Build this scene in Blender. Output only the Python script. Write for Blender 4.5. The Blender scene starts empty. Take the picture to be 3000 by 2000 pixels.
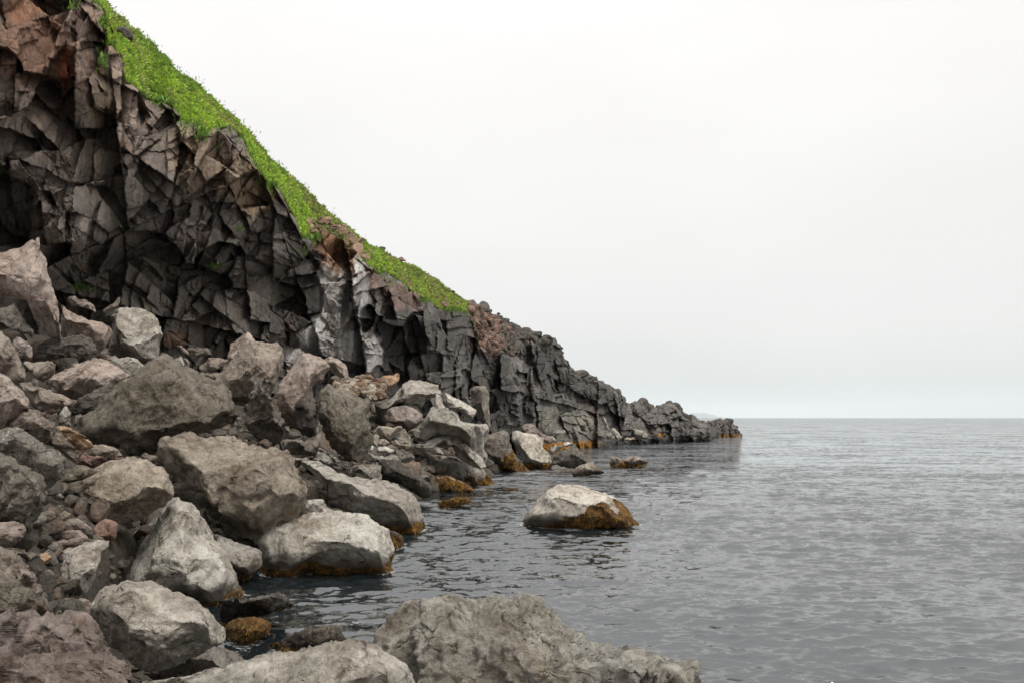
import bpy, bmesh, math, random
import numpy as np
from mathutils.geometry import delaunay_2d_cdt
from mathutils import Vector
S = bpy.context.scene
C = S.collection
rad = math.radians
# ------------------------------------------------------------------ camera
F = 2500.0                      # focal length in photo pixels (3000 x 2000)
CAMZ = 5.0
PITCH = math.atan(222.0 / F)
cd = bpy.data.cameras.new('camera'); cam = bpy.data.objects.new('camera', cd); C.objects.link(cam)
cam.location = (0, 0, CAMZ); cam.rotation_euler = (math.pi / 2 + PITCH, 0, 0)
cd.sensor_width = 36.0; cd.lens = 36.0 * F / 3000.0; cd.clip_start = 0.1; cd.clip_end = 140000
S.camera = cam
S.view_settings.view_transform = 'Standard'; S.view_settings.look = 'None'
S.view_settings.exposure = 0.70; S.view_settings.gamma = 1.0
# ------------------------------------------------------------------ overcast sky and veiled sun
W = bpy.data.worlds.new("World"); S.world = W; W.use_nodes = True
wn = W.node_tree.nodes; wl = W.node_tree.links; wn.clear()
out = wn.new('ShaderNodeOutputWorld'); bg = wn.new('ShaderNodeBackground')
tc = wn.new('ShaderNodeTexCoord'); sep = wn.new('ShaderNodeSeparateXYZ')
wl.new(tc.outputs['Generated'], sep.inputs[0])
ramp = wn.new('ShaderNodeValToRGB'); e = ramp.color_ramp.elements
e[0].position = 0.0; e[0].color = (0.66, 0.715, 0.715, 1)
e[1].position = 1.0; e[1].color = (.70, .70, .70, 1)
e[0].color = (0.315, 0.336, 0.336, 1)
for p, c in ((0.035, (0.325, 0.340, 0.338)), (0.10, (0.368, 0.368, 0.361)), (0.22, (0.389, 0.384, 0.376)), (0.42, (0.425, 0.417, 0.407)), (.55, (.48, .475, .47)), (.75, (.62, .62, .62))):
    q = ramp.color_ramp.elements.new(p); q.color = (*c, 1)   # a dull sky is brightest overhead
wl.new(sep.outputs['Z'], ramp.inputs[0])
nz = wn.new('ShaderNodeTexNoise'); nz.inputs['Scale'].default_value = 2.2; nz.inputs['Detail'].default_value = 3; nz.inputs['Roughness'].default_value = .45
mp = wn.new('ShaderNodeMapping'); mp.inputs['Scale'].default_value = (1, 1, 3); wl.new(tc.outputs['Generated'], mp.inputs[0]); wl.new(mp.outputs[0], nz.inputs['Vector'])
mr = wn.new('ShaderNodeMapRange'); mr.inputs['From Min'].default_value = .3; mr.inputs['From Max'].default_value = .7; mr.inputs['To Min'].default_value = .955; mr.inputs['To Max'].default_value = 1.03
wl.new(nz.outputs[0], mr.inputs[0])
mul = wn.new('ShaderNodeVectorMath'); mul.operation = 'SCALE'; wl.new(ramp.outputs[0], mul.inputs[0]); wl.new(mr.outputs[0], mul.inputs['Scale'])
SUN_EL, SUN_AZ = 54.0, 146.0      # azimuth clockwise from +Y (the view direction)
sky = wn.new('ShaderNodeTexSky'); sky.sky_type = 'NISHITA'; sky.sun_disc = False
sky.sun_elevation = rad(SUN_EL); sky.sun_rotation = rad(SUN_AZ); sky.dust_density = 4
sc = wn.new('ShaderNodeVectorMath'); sc.operation = 'SCALE'; wl.new(sky.outputs[0], sc.inputs[0]); sc.inputs['Scale'].default_value = 0.004
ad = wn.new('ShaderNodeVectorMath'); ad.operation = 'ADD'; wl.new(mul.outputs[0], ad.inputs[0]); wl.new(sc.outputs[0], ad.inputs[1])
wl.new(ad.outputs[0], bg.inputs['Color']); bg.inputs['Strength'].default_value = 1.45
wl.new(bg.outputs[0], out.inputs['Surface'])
sd = bpy.data.lights.new('sun', 'SUN'); sd.energy = 1.8; sd.angle = rad(20); sd.color = (1, .96, .9)
sun = bpy.data.objects.new('sun', sd); C.objects.link(sun)
sdir = Vector((math.sin(rad(SUN_AZ)) * math.cos(rad(SUN_EL)), math.cos(rad(SUN_AZ)) * math.cos(rad(SUN_EL)), math.sin(rad(SUN_EL))))
sun.rotation_euler = sdir.to_track_quat('Z', 'Y').to_euler()
# ------------------------------------------------------------------ helpers
ct, st = math.cos(PITCH), math.sin(PITCH)
def P(px, py, D):
    """world point at photo pixel (px,py) and world distance D along +Y"""
    px = np.asarray(px, float); py = np.asarray(py, float); D = np.asarray(D, float)
    a = (px - 1500) / F; b = -(py - 1000) / F
    y = ct - b * st; z = st + b * ct
    k = D / y
    return np.stack([a * k, y * k, CAMZ + z * k], -1)
def tag(o, label=None, cat=None, group=None, kind=None):
    if label: o['label'] = label
    if cat: o['category'] = cat
    if group: o['group'] = group
    if kind: o['kind'] = kind
    return o
_perm = np.random.RandomState(7).permutation(256); _perm = np.concatenate([_perm, _perm, _perm])
_g = np.random.RandomState(9).normal(size=(256, 3)); _g /= np.linalg.norm(_g, axis=1)[:, None]; _g = _g.astype(np.float32)
def perlin(p):
    i = np.floor(p).astype(np.int64); f = (p - i).astype(np.float32); i &= 255
    u = f * f * f * (f * (f * 6 - 15) + 10)
    r = 0
    for dx in (0, 1):
        for dy in (0, 1):
            for dz in (0, 1):
                h = _perm[_perm[_perm[i[:, 0] + dx] + i[:, 1] + dy] + i[:, 2] + dz]
                g = _g[h]
                d = g[:, 0] * (f[:, 0] - dx) + g[:, 1] * (f[:, 1] - dy) + g[:, 2] * (f[:, 2] - dz)
                w = (u[:, 0] if dx else 1 - u[:, 0]) * (u[:, 1] if dy else 1 - u[:, 1]) * (u[:, 2] if dz else 1 - u[:, 2])
                r = r + w * d
    return r
def fbm(p, oct=4, gain=.5, ridged=False):
    r = 0; a = 1.0; s = 0
    for k in range(oct):
        n = perlin(p * 2.03 ** k + k * 17.3)
        if ridged: n = 0.5 - np.abs(n) * 2
        r = r + a * n; s += a; a *= gain
    return r / s
def sstep(x, a, b):
    t = np.clip((x - a) / (b - a), 0, 1); return t * t * (3 - 2 * t)
def mesh_obj(name, V, Fc, mat, smooth=True, cols=None, parent=None, origin=None):
    V = np.asarray(V, np.float32)
    if origin is not None: V = V - np.asarray(origin, np.float32)
    me = bpy.data.meshes.new(name)
    Fc = np.asarray(Fc, np.int32); n, k = Fc.shape
    me.vertices.add(len(V)); me.vertices.foreach_set('co', V.ravel())
    me.loops.add(n * k); me.loops.foreach_set('vertex_index', Fc.ravel())
    me.polygons.add(n); me.polygons.foreach_set('loop_start', np.arange(0, n * k, k, dtype=np.int32))
    if smooth: me.polygons.foreach_set('use_smooth', np.ones(n, bool))
    me.update(calc_edges=True)
    if cols:
        for cn, cv in cols.items():
            cv = np.asarray(cv, np.float32)
            if cv.ndim == 1:
                at = me.attributes.new(cn, 'FLOAT', 'POINT'); at.data.foreach_set('value', cv)
            else:
                at = me.attributes.new(cn, 'FLOAT_COLOR', 'POINT')
                c4 = np.ones((len(cv), 4), np.float32); c4[:, :3] = cv; at.data.foreach_set('color', c4.ravel())
    me.materials.append(mat)
    o = bpy.data.objects.new(name, me); C.objects.link(o)
    if origin is not None: o.location = [float(v) for v in origin]
    if parent: o.parent = parent
    return o
def grid_faces(nr, nc):
    a = (np.arange(nr - 1)[:, None] * nc + np.arange(nc - 1)[None]).ravel()
    return np.stack([a, a + nc, a + nc + 1, a + 1], -1)
def vnormals(V, Fc):
    A, B, D_ = V[Fc[:, 0]], V[Fc[:, 1]], V[Fc[:, 2]]
    n = np.cross(B - A, D_ - A); N = np.zeros_like(V)
    for k in range(Fc.shape[1]): np.add.at(N, Fc[:, k], n)
    return N / (np.linalg.norm(N, axis=1)[:, None] + 1e-12)
# ------------------------------------------------------------------ materials
class NT:
    def __init__(s, name):
        s.m = bpy.data.materials.new(name); s.m.use_nodes = True; s.t = s.m.node_tree; s.t.nodes.clear()
        s.out = s.t.nodes.new('ShaderNodeOutputMaterial'); s.b = s.t.nodes.new('ShaderNodeBsdfPrincipled')
        s.t.links.new(s.b.outputs[0], s.out.inputs[0])
    def n(s, ty, **kw):
        x = s.t.nodes.new(ty)
        for k, v in kw.items(): setattr(x, k, v)
        return x
    def l(s, a, b): s.t.links.new(a, b)
    def noise(s, vec, scale, detail=4, rough=.55, dist=0.0):
        x = s.n('ShaderNodeTexNoise'); x.inputs['Scale'].default_value = scale; x.inputs['Detail'].default_value = detail
        x.inputs['Roughness'].default_value = rough; x.inputs['Distortion'].default_value = dist
        if vec is not None: s.l(vec, x.inputs['Vector'])
        return x.outputs[0]
    def vor(s, vec, scale, feature='F1', rnd=1.0):
        x = s.n('ShaderNodeTexVoronoi', feature=feature); x.inputs['Scale'].default_value = scale; x.inputs['Randomness'].default_value = rnd
        s.l(vec, x.inputs['Vector']); return x.outputs['Distance']
    def rng(s, v, a, b, c=0.0, d=1.0):
        x = s.n('ShaderNodeMapRange'); x.inputs['From Min'].default_value = a; x.inputs['From Max'].default_value = b
        x.inputs['To Min'].default_value = c; x.inputs['To Max'].default_value = d; s.l(v, x.inputs[0]); return x.outputs[0]
    def mapv(s, vec, scale=(1, 1, 1), rot=(0, 0, 0)):
        x = s.n('ShaderNodeMapping'); x.inputs['Scale'].default_value = scale; x.inputs['Rotation'].default_value = rot
        s.l(vec, x.inputs[0]); return x.outputs[0]
    def mix(s, f, a, b, mode='MIX'):
        x = s.n('ShaderNodeMix', data_type='RGBA', blend_type=mode)
        if isinstance(f, (int, float)): x.inputs[0].default_value = f
        else: s.l(f, x.inputs[0])
        for q, i in ((a, 6), (b, 7)):
            if isinstance(q, tuple): x.inputs[i].default_value = (*q, 1) if len(q) == 3 else q
            else: s.l(q, x.inputs[i])
        return x.outputs[2]
    def mth(s, op, a, b=None):
        x = s.n('ShaderNodeMath', operation=op)
        for q, i in ((a, 0), (b, 1)):
            if q is None: continue
            if isinstance(q, (int, float)): x.inputs[i].default_value = q
            else: s.l(q, x.inputs[i])
        return x.outputs[0]
    def attr(s, name, out='Fac'):
        x = s.n('ShaderNodeAttribute'); x.attribute_name = name; return x.outputs[out]
    def bump(s, h, strength, dist, prev=None):
        x = s.n('ShaderNodeBump'); x.inputs['Strength'].default_value = strength; x.inputs['Distance'].default_value = dist
        s.l(h, x.inputs['Height'])
        if prev is not None: s.l(prev, x.inputs['Normal'])
        return x.outputs[0]
    def fin(s, col, rough, nrm=None, spec=.35):
        s.l(col, s.b.inputs['Base Color'])
        if isinstance(rough, (int, float)): s.b.inputs['Roughness'].default_value = rough
        else: s.l(rough, s.b.inputs['Roughness'])
        s.b.inputs['Specular IOR Level'].default_value = spec
        if nrm is not None: s.l(nrm, s.b.inputs['Normal'])
        return s.m
def rock_mat(name, style='smooth'):
    t = NT(name); tcn = t.n('ShaderNodeTexCoord'); geo = t.n('ShaderNodeNewGeometry')
    oi = t.n('ShaderNodeObjectInfo'); v = geo.outputs['Position']
    base = oi.outputs['Color']
    big = t.noise(v, .55, 5, .6, .6); mid = t.noise(v, 2.6, 6, .65, .3); fine = t.noise(v, 16, 5, .7); grain = t.noise(v, 70, 3, .7)
    c = t.mix(t.rng(big, .38, .64), t.mix(1.0, base, (.52, .47, .42), 'MULTIPLY'), base)
    c = t.mix(t.rng(mid, .44, .70, 0, .8), c, t.mix(1.0, base, (1.38, 1.36, 1.32), 'MULTIPLY'))
    # rusty and greenish stains of their own shape
    st_ = t.noise(v, 1.1, 4, .6, 1.2)
    c = t.mix(t.rng(st_, .60, .72, 0, .38), c, (.20, .115, .07))
    st2 = t.noise(t.mapv(v, (1, 1, 1), (1.1, .4, 0)), .9, 5, .65, .8)
    c = t.mix(t.rng(st2, .60, .70, 0, .45), c, (.13, .125, .09))
    c = t.mix(t.rng(fine, .34, .52, .55, 0), c, t.mix(1.0, c, (.42, .38, .34), 'MULTIPLY'))
    c = t.mix(t.rng(grain, .55, .75, 0, .35), c, t.mix(1.0, c, (1.5, 1.48, 1.42), 'MULTIPLY'))
    # pale scratches
    scr = t.noise(t.mapv(v, (1, 1, 6), (.5, .7, .2)), 1.6, 4, .6, .5)
    c = t.mix(t.rng(scr, .64, .72, 0, .35), c, t.mix(1.0, base, (1.7, 1.66, 1.6), 'MULTIPLY'))
    h1 = t.noise(v, 5, 8, .68, .4); h2 = t.noise(v, 32, 5, .7)
    pit = t.rng(t.vor(t.mapv(v, (1, 1, 1.5)), 6.5), .0, .22); pitm = t.rng(t.noise(v, .9, 3, .5), .48, .60)
    pitf = t.mth('MAXIMUM', pit, t.mth('SUBTRACT', 1.0, pitm))
    crack = t.rng(t.vor(t.mapv(v, (1, 1, .6), (.4, .3, .9)), .55, 'DISTANCE_TO_EDGE'), 0, .018)
    crw = t.noise(v, 1.3, 5, .6); 
    wv = t.n('ShaderNodeVectorMath', operation='ADD'); 
    nv = t.n('ShaderNodeTexNoise'); nv.inputs['Scale'].default_value = 1.7; nv.inputs['Detail'].default_value = 5; t.l(v, nv.inputs['Vector'])
    sv = t.n('ShaderNodeVectorMath', operation='SCALE'); sv.inputs['Scale'].default_value = .9; t.l(nv.outputs[1], sv.inputs[0])
    t.l(v, wv.inputs[0]); t.l(sv.outputs[0], wv.inputs[1])
    crack = t.rng(t.vor(wv.outputs[0], .6, 'DISTANCE_TO_EDGE'), 0, .02)
    crack = t.mth('MAXIMUM', crack, t.rng(crw, .44, .50))
    H = t.mth('ADD', t.mth('MULTIPLY', h1, 1.0), t.mth('MULTIPLY', h2, .22))
    if style == 'layered':
        ly = t.noise(t.mapv(v, (.8, .8, 9), (.35, .45, 0)), 1.1, 7, .65, .6)
        H = t.mth('ADD', H, t.mth('MULTIPLY', ly, 1.2))
        c = t.mix(t.rng(ly, .38, .50, .75, 0), c, t.mix(1.0, c, (.40, .34, .28), 'MULTIPLY'))
    if style == 'rough':
        r2 = t.noise(v, 3.2, 9, .75, 1.0); H = t.mth('ADD', H, t.mth('MULTIPLY', r2, 1.3))
        c = t.mix(t.rng(r2, .36, .48, .7, 0), c, t.mix(1.0, c, (.36, .33, .30), 'MULTIPLY'))
    if style == 'speckled':
        sp = t.vor(v, 9); sm = t.noise(v, 2.2, 4, .6)
        c = t.mix(t.mth('MULTIPLY', t.rng(sp, .30, .15), t.rng(sm, .46, .6)), c, (.55, .52, .47))
        H = t.mth('ADD', H, t.mth('MULTIPLY', sp, -.6))
    if style == 'hairy':
        hr = t.noise(t.mapv(v, (1, 1, .22), (.5, -.5, 0)), 12, 6, .7, .6); H = t.mth('ADD', H, t.mth('MULTIPLY', hr, 1.0))
        c = t.mix(t.rng(hr, .42, .56, .85, 0), c, t.mix(1.0, c, (.30, .27, .22), 'MULTIPLY'))
    H = t.mth('MULTIPLY', H, pitf)
    H = t.mth('ADD', H, t.mth('MULTIPLY', crack, .35))
    c = t.mix(t.rng(pitf, .0, .6, .6, 0), c, t.mix(1.0, c, (.3, .27, .24), 'MULTIPLY'))
    c = t.mix(t.rng(crack, 0, 1, .75, 0), c, t.mix(1.0, c, (.28, .25, .22), 'MULTIPLY'))
    # weed and the wet tide band (attributes carry where they grow)
    weed = t.attr('weed'); wet = t.attr('wet')
    hw = t.noise(t.mapv(v, (1, 1, .4)), 22, 5, .7, .8)
    wcol = t.mix(t.rng(hw, .36, .62), (.05, .032, .015), (.38, .20, .045)); wcol = t.mix(t.rng(t.noise(v, 3.5, 4, .6), .35, .6), (.045, .024, .012), wcol)
    c = t.mix(t.mth('MULTIPLY', wet, .82), c, t.mix(1.0, c, (.24, .20, .17), 'MULTIPLY'))
    wf = t.rng(t.mth('ADD', weed, t.mth('MULTIPLY', t.mth('SUBTRACT', hw, .5), .9)), .42, .56)
    c = t.mix(wf, c, wcol)
    H = t.mth('ADD', H, t.mth('MULTIPLY', t.mth('MULTIPLY', hw, wf), .8))
    n = t.bump(H, 1.0, .17)
    rg = t.mth('SUBTRACT', t.rng(mid, .3, .7, .88, .97), t.mth('MULTIPLY', wet, .32))
    return t.fin(c, rg, n, .3)
M = {k: rock_mat('rock_' + k, k) for k in ('smooth', 'rough', 'layered', 'speckled', 'hairy')}
def cliff_mat():
    t = NT('cliff_rock'); geo = t.n('ShaderNodeNewGeometry'); v = geo.outputs['Position']
    base = t.attr('Col', 'Color'); streak = t.noise(t.mapv(v, (1, 1, .10)), 1.5, 7, .68, .5)
    s2 = t.noise(t.mapv(v, (1, 1, .06)), 4.2, 4, .6, .3)
    mid = t.noise(v, 1.1, 7, .65, .5); fine = t.noise(v, 7, 6, .7)
    c = t.mix(t.rng(mid, .36, .62), t.mix(1.0, base, (.62, .60, .60), 'MULTIPLY'), base)
    c = t.mix(t.rng(streak, .52, .68, 0, .65), c, t.mix(1.0, base, (1.55, 1.45, 1.32), 'MULTIPLY'))
    c = t.mix(t.rng(s2, .38, .50, .55, 0), c, t.mix(1.0, base, (.50, .48, .46), 'MULTIPLY'))
    rs = t.noise(t.mapv(v, (1, 1, .4)), .42, 5, .6, 1.0)
    c = t.mix(t.rng(rs, .60, .72, 0, .35), c, (.24, .12, .07))
    c = t.mix(t.rng(fine, .36, .50, .5, 0), c, t.mix(1.0, c, (.45, .42, .40), 'MULTIPLY'))
    gu = t.noise(t.mapv(v, (1, 1, .35)), 1.9, 6, .7, 0.4)
    c = t.mix(t.rng(gu, .72, .76, 0, .5), c, (.50, .48, .45))
    nv = t.n('ShaderNodeTexNoise'); nv.inputs['Scale'].default_value = .8; nv.inputs['Detail'].default_value = 5; t.l(v, nv.inputs['Vector'])
    sv = t.n('ShaderNodeVectorMath', operation='SCALE'); sv.inputs['Scale'].default_value = 1.6; t.l(nv.outputs[1], sv.inputs[0])
    wv = t.n('ShaderNodeVectorMath', operation='ADD'); t.l(v, wv.inputs[0]); t.l(sv.outputs[0], wv.inputs[1])
    crack = t.mth('MAXIMUM', t.rng(t.vor(t.mapv(wv.outputs[0], (1, 1, .6)), .32, 'DISTANCE_TO_EDGE'), 0, .014), t.rng(mid, .47, .51))
    c = t.mix(t.rng(crack, 0, 1, .7, 0), c, t.mix(1.0, c, (.2, .19, .18), 'MULTIPLY'))
    weed = t.attr('weed'); hw = t.noise(v, 3.2, 5, .7)
    wf = t.rng(t.mth('ADD', weed, t.mth('MULTIPLY', t.mth('SUBTRACT', hw, .5), 1.2)), .42, .6)
    c = t.mix(wf, c, t.mix(t.rng(hw, .4, .6), (.09, .04, .012), (.42, .20, .03)))
    H = t.mth('ADD', t.mth('ADD', t.noise(v, 1.6, 9, .68, .5), t.mth('MULTIPLY', t.noise(v, 9, 6, .7), .3)), t.mth('MULTIPLY', crack, .25))
    return t.fin(c, .88, t.bump(H, .95, .28), .3)
def soil_mat():
    t = NT('slope_soil'); v = t.n('ShaderNodeNewGeometry').outputs['Position']; base = t.attr('Col', 'Color')
    n = t.noise(v, 1.4, 8, .7); f = t.noise(v, 8, 6, .7)
    c = t.mix(t.rng(n, .35, .65), t.mix(1.0, base, (.5, .48, .45), 'MULTIPLY'), t.mix(1.0, base, (1.25, 1.2, 1.1), 'MULTIPLY'))
    c = t.mix(t.rng(f, .38, .5, .6, 0), c, t.mix(1.0, base, (.3, .28, .25), 'MULTIPLY'))
    return t.fin(c, .95, t.bump(t.mth('ADD', n, f), 1.0, .25), .2)
def leaf_mat():
    t = NT('grass_leaf'); base = t.attr('Col', 'Color'); m = t.fin(base, .6, None, .25)
    tr = t.n('ShaderNodeBsdfTranslucent'); t.l(base, tr.inputs[0]); ms = t.n('ShaderNodeMixShader'); ms.inputs[0].default_value = .3
    t.l(t.b.outputs[0], ms.inputs[1]); t.l(tr.outputs[0], ms.inputs[2]); t.l(ms.outputs[0], t.out.inputs[0]); return m
def water_mat():
    t = NT('sea_water'); v = t.n('ShaderNodeNewGeometry').outputs['Position']
    # facet slopes of the ripples, added to the normal of the modelled waves
    def slope(vec, scale, detail, rough, k, dist=.3):
        x = t.n('ShaderNodeTexNoise'); x.inputs['Scale'].default_value = scale; x.inputs['Detail'].default_value = detail
        x.inputs['Roughness'].default_value = rough; x.inputs['Distortion'].default_value = dist; t.l(vec, x.inputs['Vector'])
        a = t.n('ShaderNodeVectorMath', operation='SUBTRACT'); t.l(x.outputs[1], a.inputs[0]); a.inputs[1].default_value = (.5, .5, .5)
        m = t.n('ShaderNodeVectorMath', operation='MULTIPLY'); t.l(a.outputs[0], m.inputs[0]); m.inputs[1].default_value = (k * .7, k, 0); return m.outputs[0]
    def add(p, q):
        x = t.n('ShaderNodeVectorMath', operation='ADD'); t.l(p, x.inputs[0]); t.l(q, x.inputs[1]); return x.outputs[0]
    geo = t.n('ShaderNodeNewGeometry')
    s1 = slope(t.mapv(v, (.45, 1.1, 1), (0, 0, .12)), .18, 5, .8, .8)
    s2 = slope(t.mapv(v, (.62, 1.0, 1), (0, 0, .2)), 2.1, 4, .66, 1.0)
    s3 = slope(t.mapv(v, (.6, 1.1, 1), (0, 0, -.15)), 7.5, 3, .65, .5)
    sm = add(s1, add(s2, s3)); ln = t.n('ShaderNodeVectorMath', operation='LENGTH'); t.l(sm, ln.inputs[0])   # steepness levels off, as on real ripples
    k = t.mth('DIVIDE', t.attr('chop'), t.mth('ADD', 1.0, t.mth('MULTIPLY', ln.outputs['Value'], t.mth('SUBTRACT', t.attr('chop'), 1.0)))); lim = t.n('ShaderNodeVectorMath', operation='SCALE'); t.l(sm, lim.inputs[0]); t.l(k, lim.inputs['Scale'])
    nn = t.n('ShaderNodeVectorMath', operation='NORMALIZE'); t.l(add(geo.outputs['Normal'], lim.outputs[0]), nn.inputs[0]); n = nn.outputs[0]
    # slow patches of smoother and rougher water
    foam = t.attr('foam'); fn = t.noise(v, 4.5, 7, .75, 1.2)
    ff = t.mth('MULTIPLY', t.rng(t.mth('ADD', foam, t.mth('SUBTRACT', fn, .5)), .46, .66), t.rng(foam, .02, .08))
    c = t.mix(ff, (.008, .012, .014), (.60, .62, .62))
    t.l(t.mth('ADD', t.mth('MULTIPLY', ff, .6), .06), t.b.inputs['Roughness'])
    t.l(c, t.b.inputs['Base Color']); t.l(n, t.b.inputs['Normal']); t.b.inputs['IOR'].default_value = 1.6
    t.b.inputs['Specular IOR Level'].default_value = 1.0
    return t.m
MC, MS, ML, MW = cliff_mat(), soil_mat(), leaf_mat(), water_mat()
# ------------------------------------------------------------------ sea
rng = np.random.RandomState(3)
def build_sea():
    Ds = [5.0]
    while Ds[-1] < 420:
        d = Ds[-1]; Ds.append(d + max(.055, .55 * d * d / 4265))
    while Ds[-1] < 9000: Ds.append(Ds[-1] * 1.10)
    Ds = np.array(Ds); nc = 1000
    u = np.linspace(-.78, .86, nc)
    X = Ds[:, None] * u[None] ; Y = np.repeat(Ds[:, None], nc, 1)
    x = X.ravel(); y = Y.ravel(); sp = np.repeat(np.gradient(Ds)[:, None], nc, 1).ravel()
    z = np.zeros_like(x); dx = np.zeros_like(x); dy = np.zeros_like(x)
    amp_mod = .75 + .5 * fbm(np.stack([x * .09, y * .06, x * 0], -1), 2) * 2
    for k in range(46):
        L = .24 * (10 ** (k / 45.0)) * rng.uniform(.85, 1.15)
        th = math.radians(rng.normal(-80, 25)); kx, ky = math.cos(th), math.sin(th)
        w = 2 * math.pi / L; A = .0070 * L ** .9 * (1.45 if L < 1.1 else .85) * rng.uniform(.6, 1.3)
        ph = rng.uniform(0, 6.28); fade = np.clip(1 - (sp - L / 4) / (L / 3), 0, 1)
        near = fade > 0; arg = w * (x[near] * kx + y[near] * ky) + ph
        warp = 1.3 * np.sin(.35 * x[near] + k) * np.sin(.22 * y[near] + 2.1 * k)
        s = np.sin(arg + warp); f = fade[near] * A * amp_mod[near]
        z[near] += f * s; c_ = np.cos(arg + warp) * f * 1.2
        dx[near] += kx * c_; dy[near] += ky * c_
    far = y > 60
    V = np.stack([x + dx, y + dy, z], -1)
    foam = np.zeros(len(x))
    def spot(px, py, r, a, ry=None):
        nonlocal foam
        D = CAMZ * F / (py - 1222.0); q = P(px, py, D)
        foam = np.maximum(foam, a * np.exp(-(((x - q[0]) / r) ** 2 + ((y - q[1]) / (ry or r)) ** 2)))
    for a in ((672, 1862, .55, .62), (690, 1885, .6, .5), (1040, 1806, .55, .50), (1262, 1410, 1.3, .6), (1290, 1432, 2.6, .52), (1400, 1428, 2.6, .5),
              (1300, 1482, 2.2, .48), (1370, 1500, 1.6, .44), (1450, 1400, 3, .5), (1560, 1383, 4, .5), (1260, 1470, 1.5, .44), (1510, 1392, 3, .5),
              (1700, 1309, 6, .45), (1760, 1306, 5, .42)): spot(*a)
    Fc = grid_faces(len(Ds), nc)[:, ::-1]
    o = mesh_obj('sea', V, Fc, MW, cols={'foam': foam, 'chop': 1 + 6.5 * sstep(y, 18, 110)}); tag(o, 'rippled grey sea reaching to the horizon', 'sea', kind='structure')
build_sea()
# bed below the shore so that nothing is open under the water, and far sea on every other side
bm_ = np.array([[-9000, -9000, -1.2], [9000, -9000, -1.2], [9000, 9000, -1.2], [-9000, 9000, -1.2]])
tag(mesh_obj('seabed', bm_, [[0, 1, 2, 3]], M['rough'], False), 'dark seabed under the water', 'seabed', kind='structure')
# ------------------------------------------------------------------ cliff relief
def lerp_tab(tab): 
    a = np.array(tab, float); return lambda x: np.interp(x, a[:, 0], a[:, 1])
D_of = lerp_tab([(-300, 37), (0, 45), (500, 58), (800, 68), (1100, 82), (1300, 97), (1450, 116), (1560, 130), (1700, 149), (1800, 164), (1900, 180), (2080, 192), (2100, 232), (2200, 250)])
rim = lerp_tab([(-300, -420), (0, -250), (200, -60), (274, 0), (306, 35), (316, 120), (340, 148), (357, 165), (366, 242), (392, 255), (430, 284), (453, 297), (505, 300), (515, 325), (539, 360), (574, 362), (600, 390), (625, 378), (670, 364), (711, 402), (727, 446), (753, 492), (779, 528), (818, 556), (845, 600), (868, 650), (880, 690), (905, 700), (935, 686), (947, 660), (999, 690), (1046, 728), (1062, 762), (1110, 799), (1126, 792), (1174, 824), (1222, 862), (1254, 881), (1278, 898), (1336, 906), (1374, 919), (1394, 960), (1404, 1010), (1438, 1033), (1501, 1038), (1530, 1012), (1555, 996), (1594, 994), (1626, 993), (1645, 1021), (1653, 1048), (1662, 1060), (1671, 1085), (1700, 1096), (1722, 1101), (1773, 1123), (1805, 1143), (1818, 1160), (1823, 1182), (1849, 1187), (1862, 1182), (1875, 1176), (1894, 1184), (1920, 1196), (1939, 1196), (1950, 1188), (1964, 1180), (1978, 1184), (1985, 1196), (2009, 1222), (2018, 1218), (2028, 1214), (2044, 1228), (2053, 1233), (2064, 1240), (2092, 1237), (2102, 1236), (2120, 1239), (2128, 1234), (2133, 1230), (2140, 1240), (2152, 1244), (2160, 1256), (2168, 1270), (2172, 1280)])
skyl = lerp_tab([(-300, -520), (0, -330), (220, -120), (260, -20), (274, -4), (330, 45), (383, 90), (440, 134), (510, 210), (574, 255), (650, 325), (727, 395), (778, 465), (829, 510), (893, 561), (957, 625), (1020, 676), (1084, 730), (1122, 738), (1140, 757), (1212, 788), (1275, 823), (1339, 874), (1403, 908), (1467, 937), (1530, 976), (1560, 984)])
basey = lerp_tab([(-300, 980), (0, 985), (150, 1000), (300, 1040), (500, 1090), (700, 1130), (950, 1180), (1100, 1200), (1200, 1250), (1350, 1290), (1450, 1320), (1560, 1335), (1700, 1315), (1800, 1308), (1900, 1301), (2080, 1295), (2100, 1285), (2200, 1284)])
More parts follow.
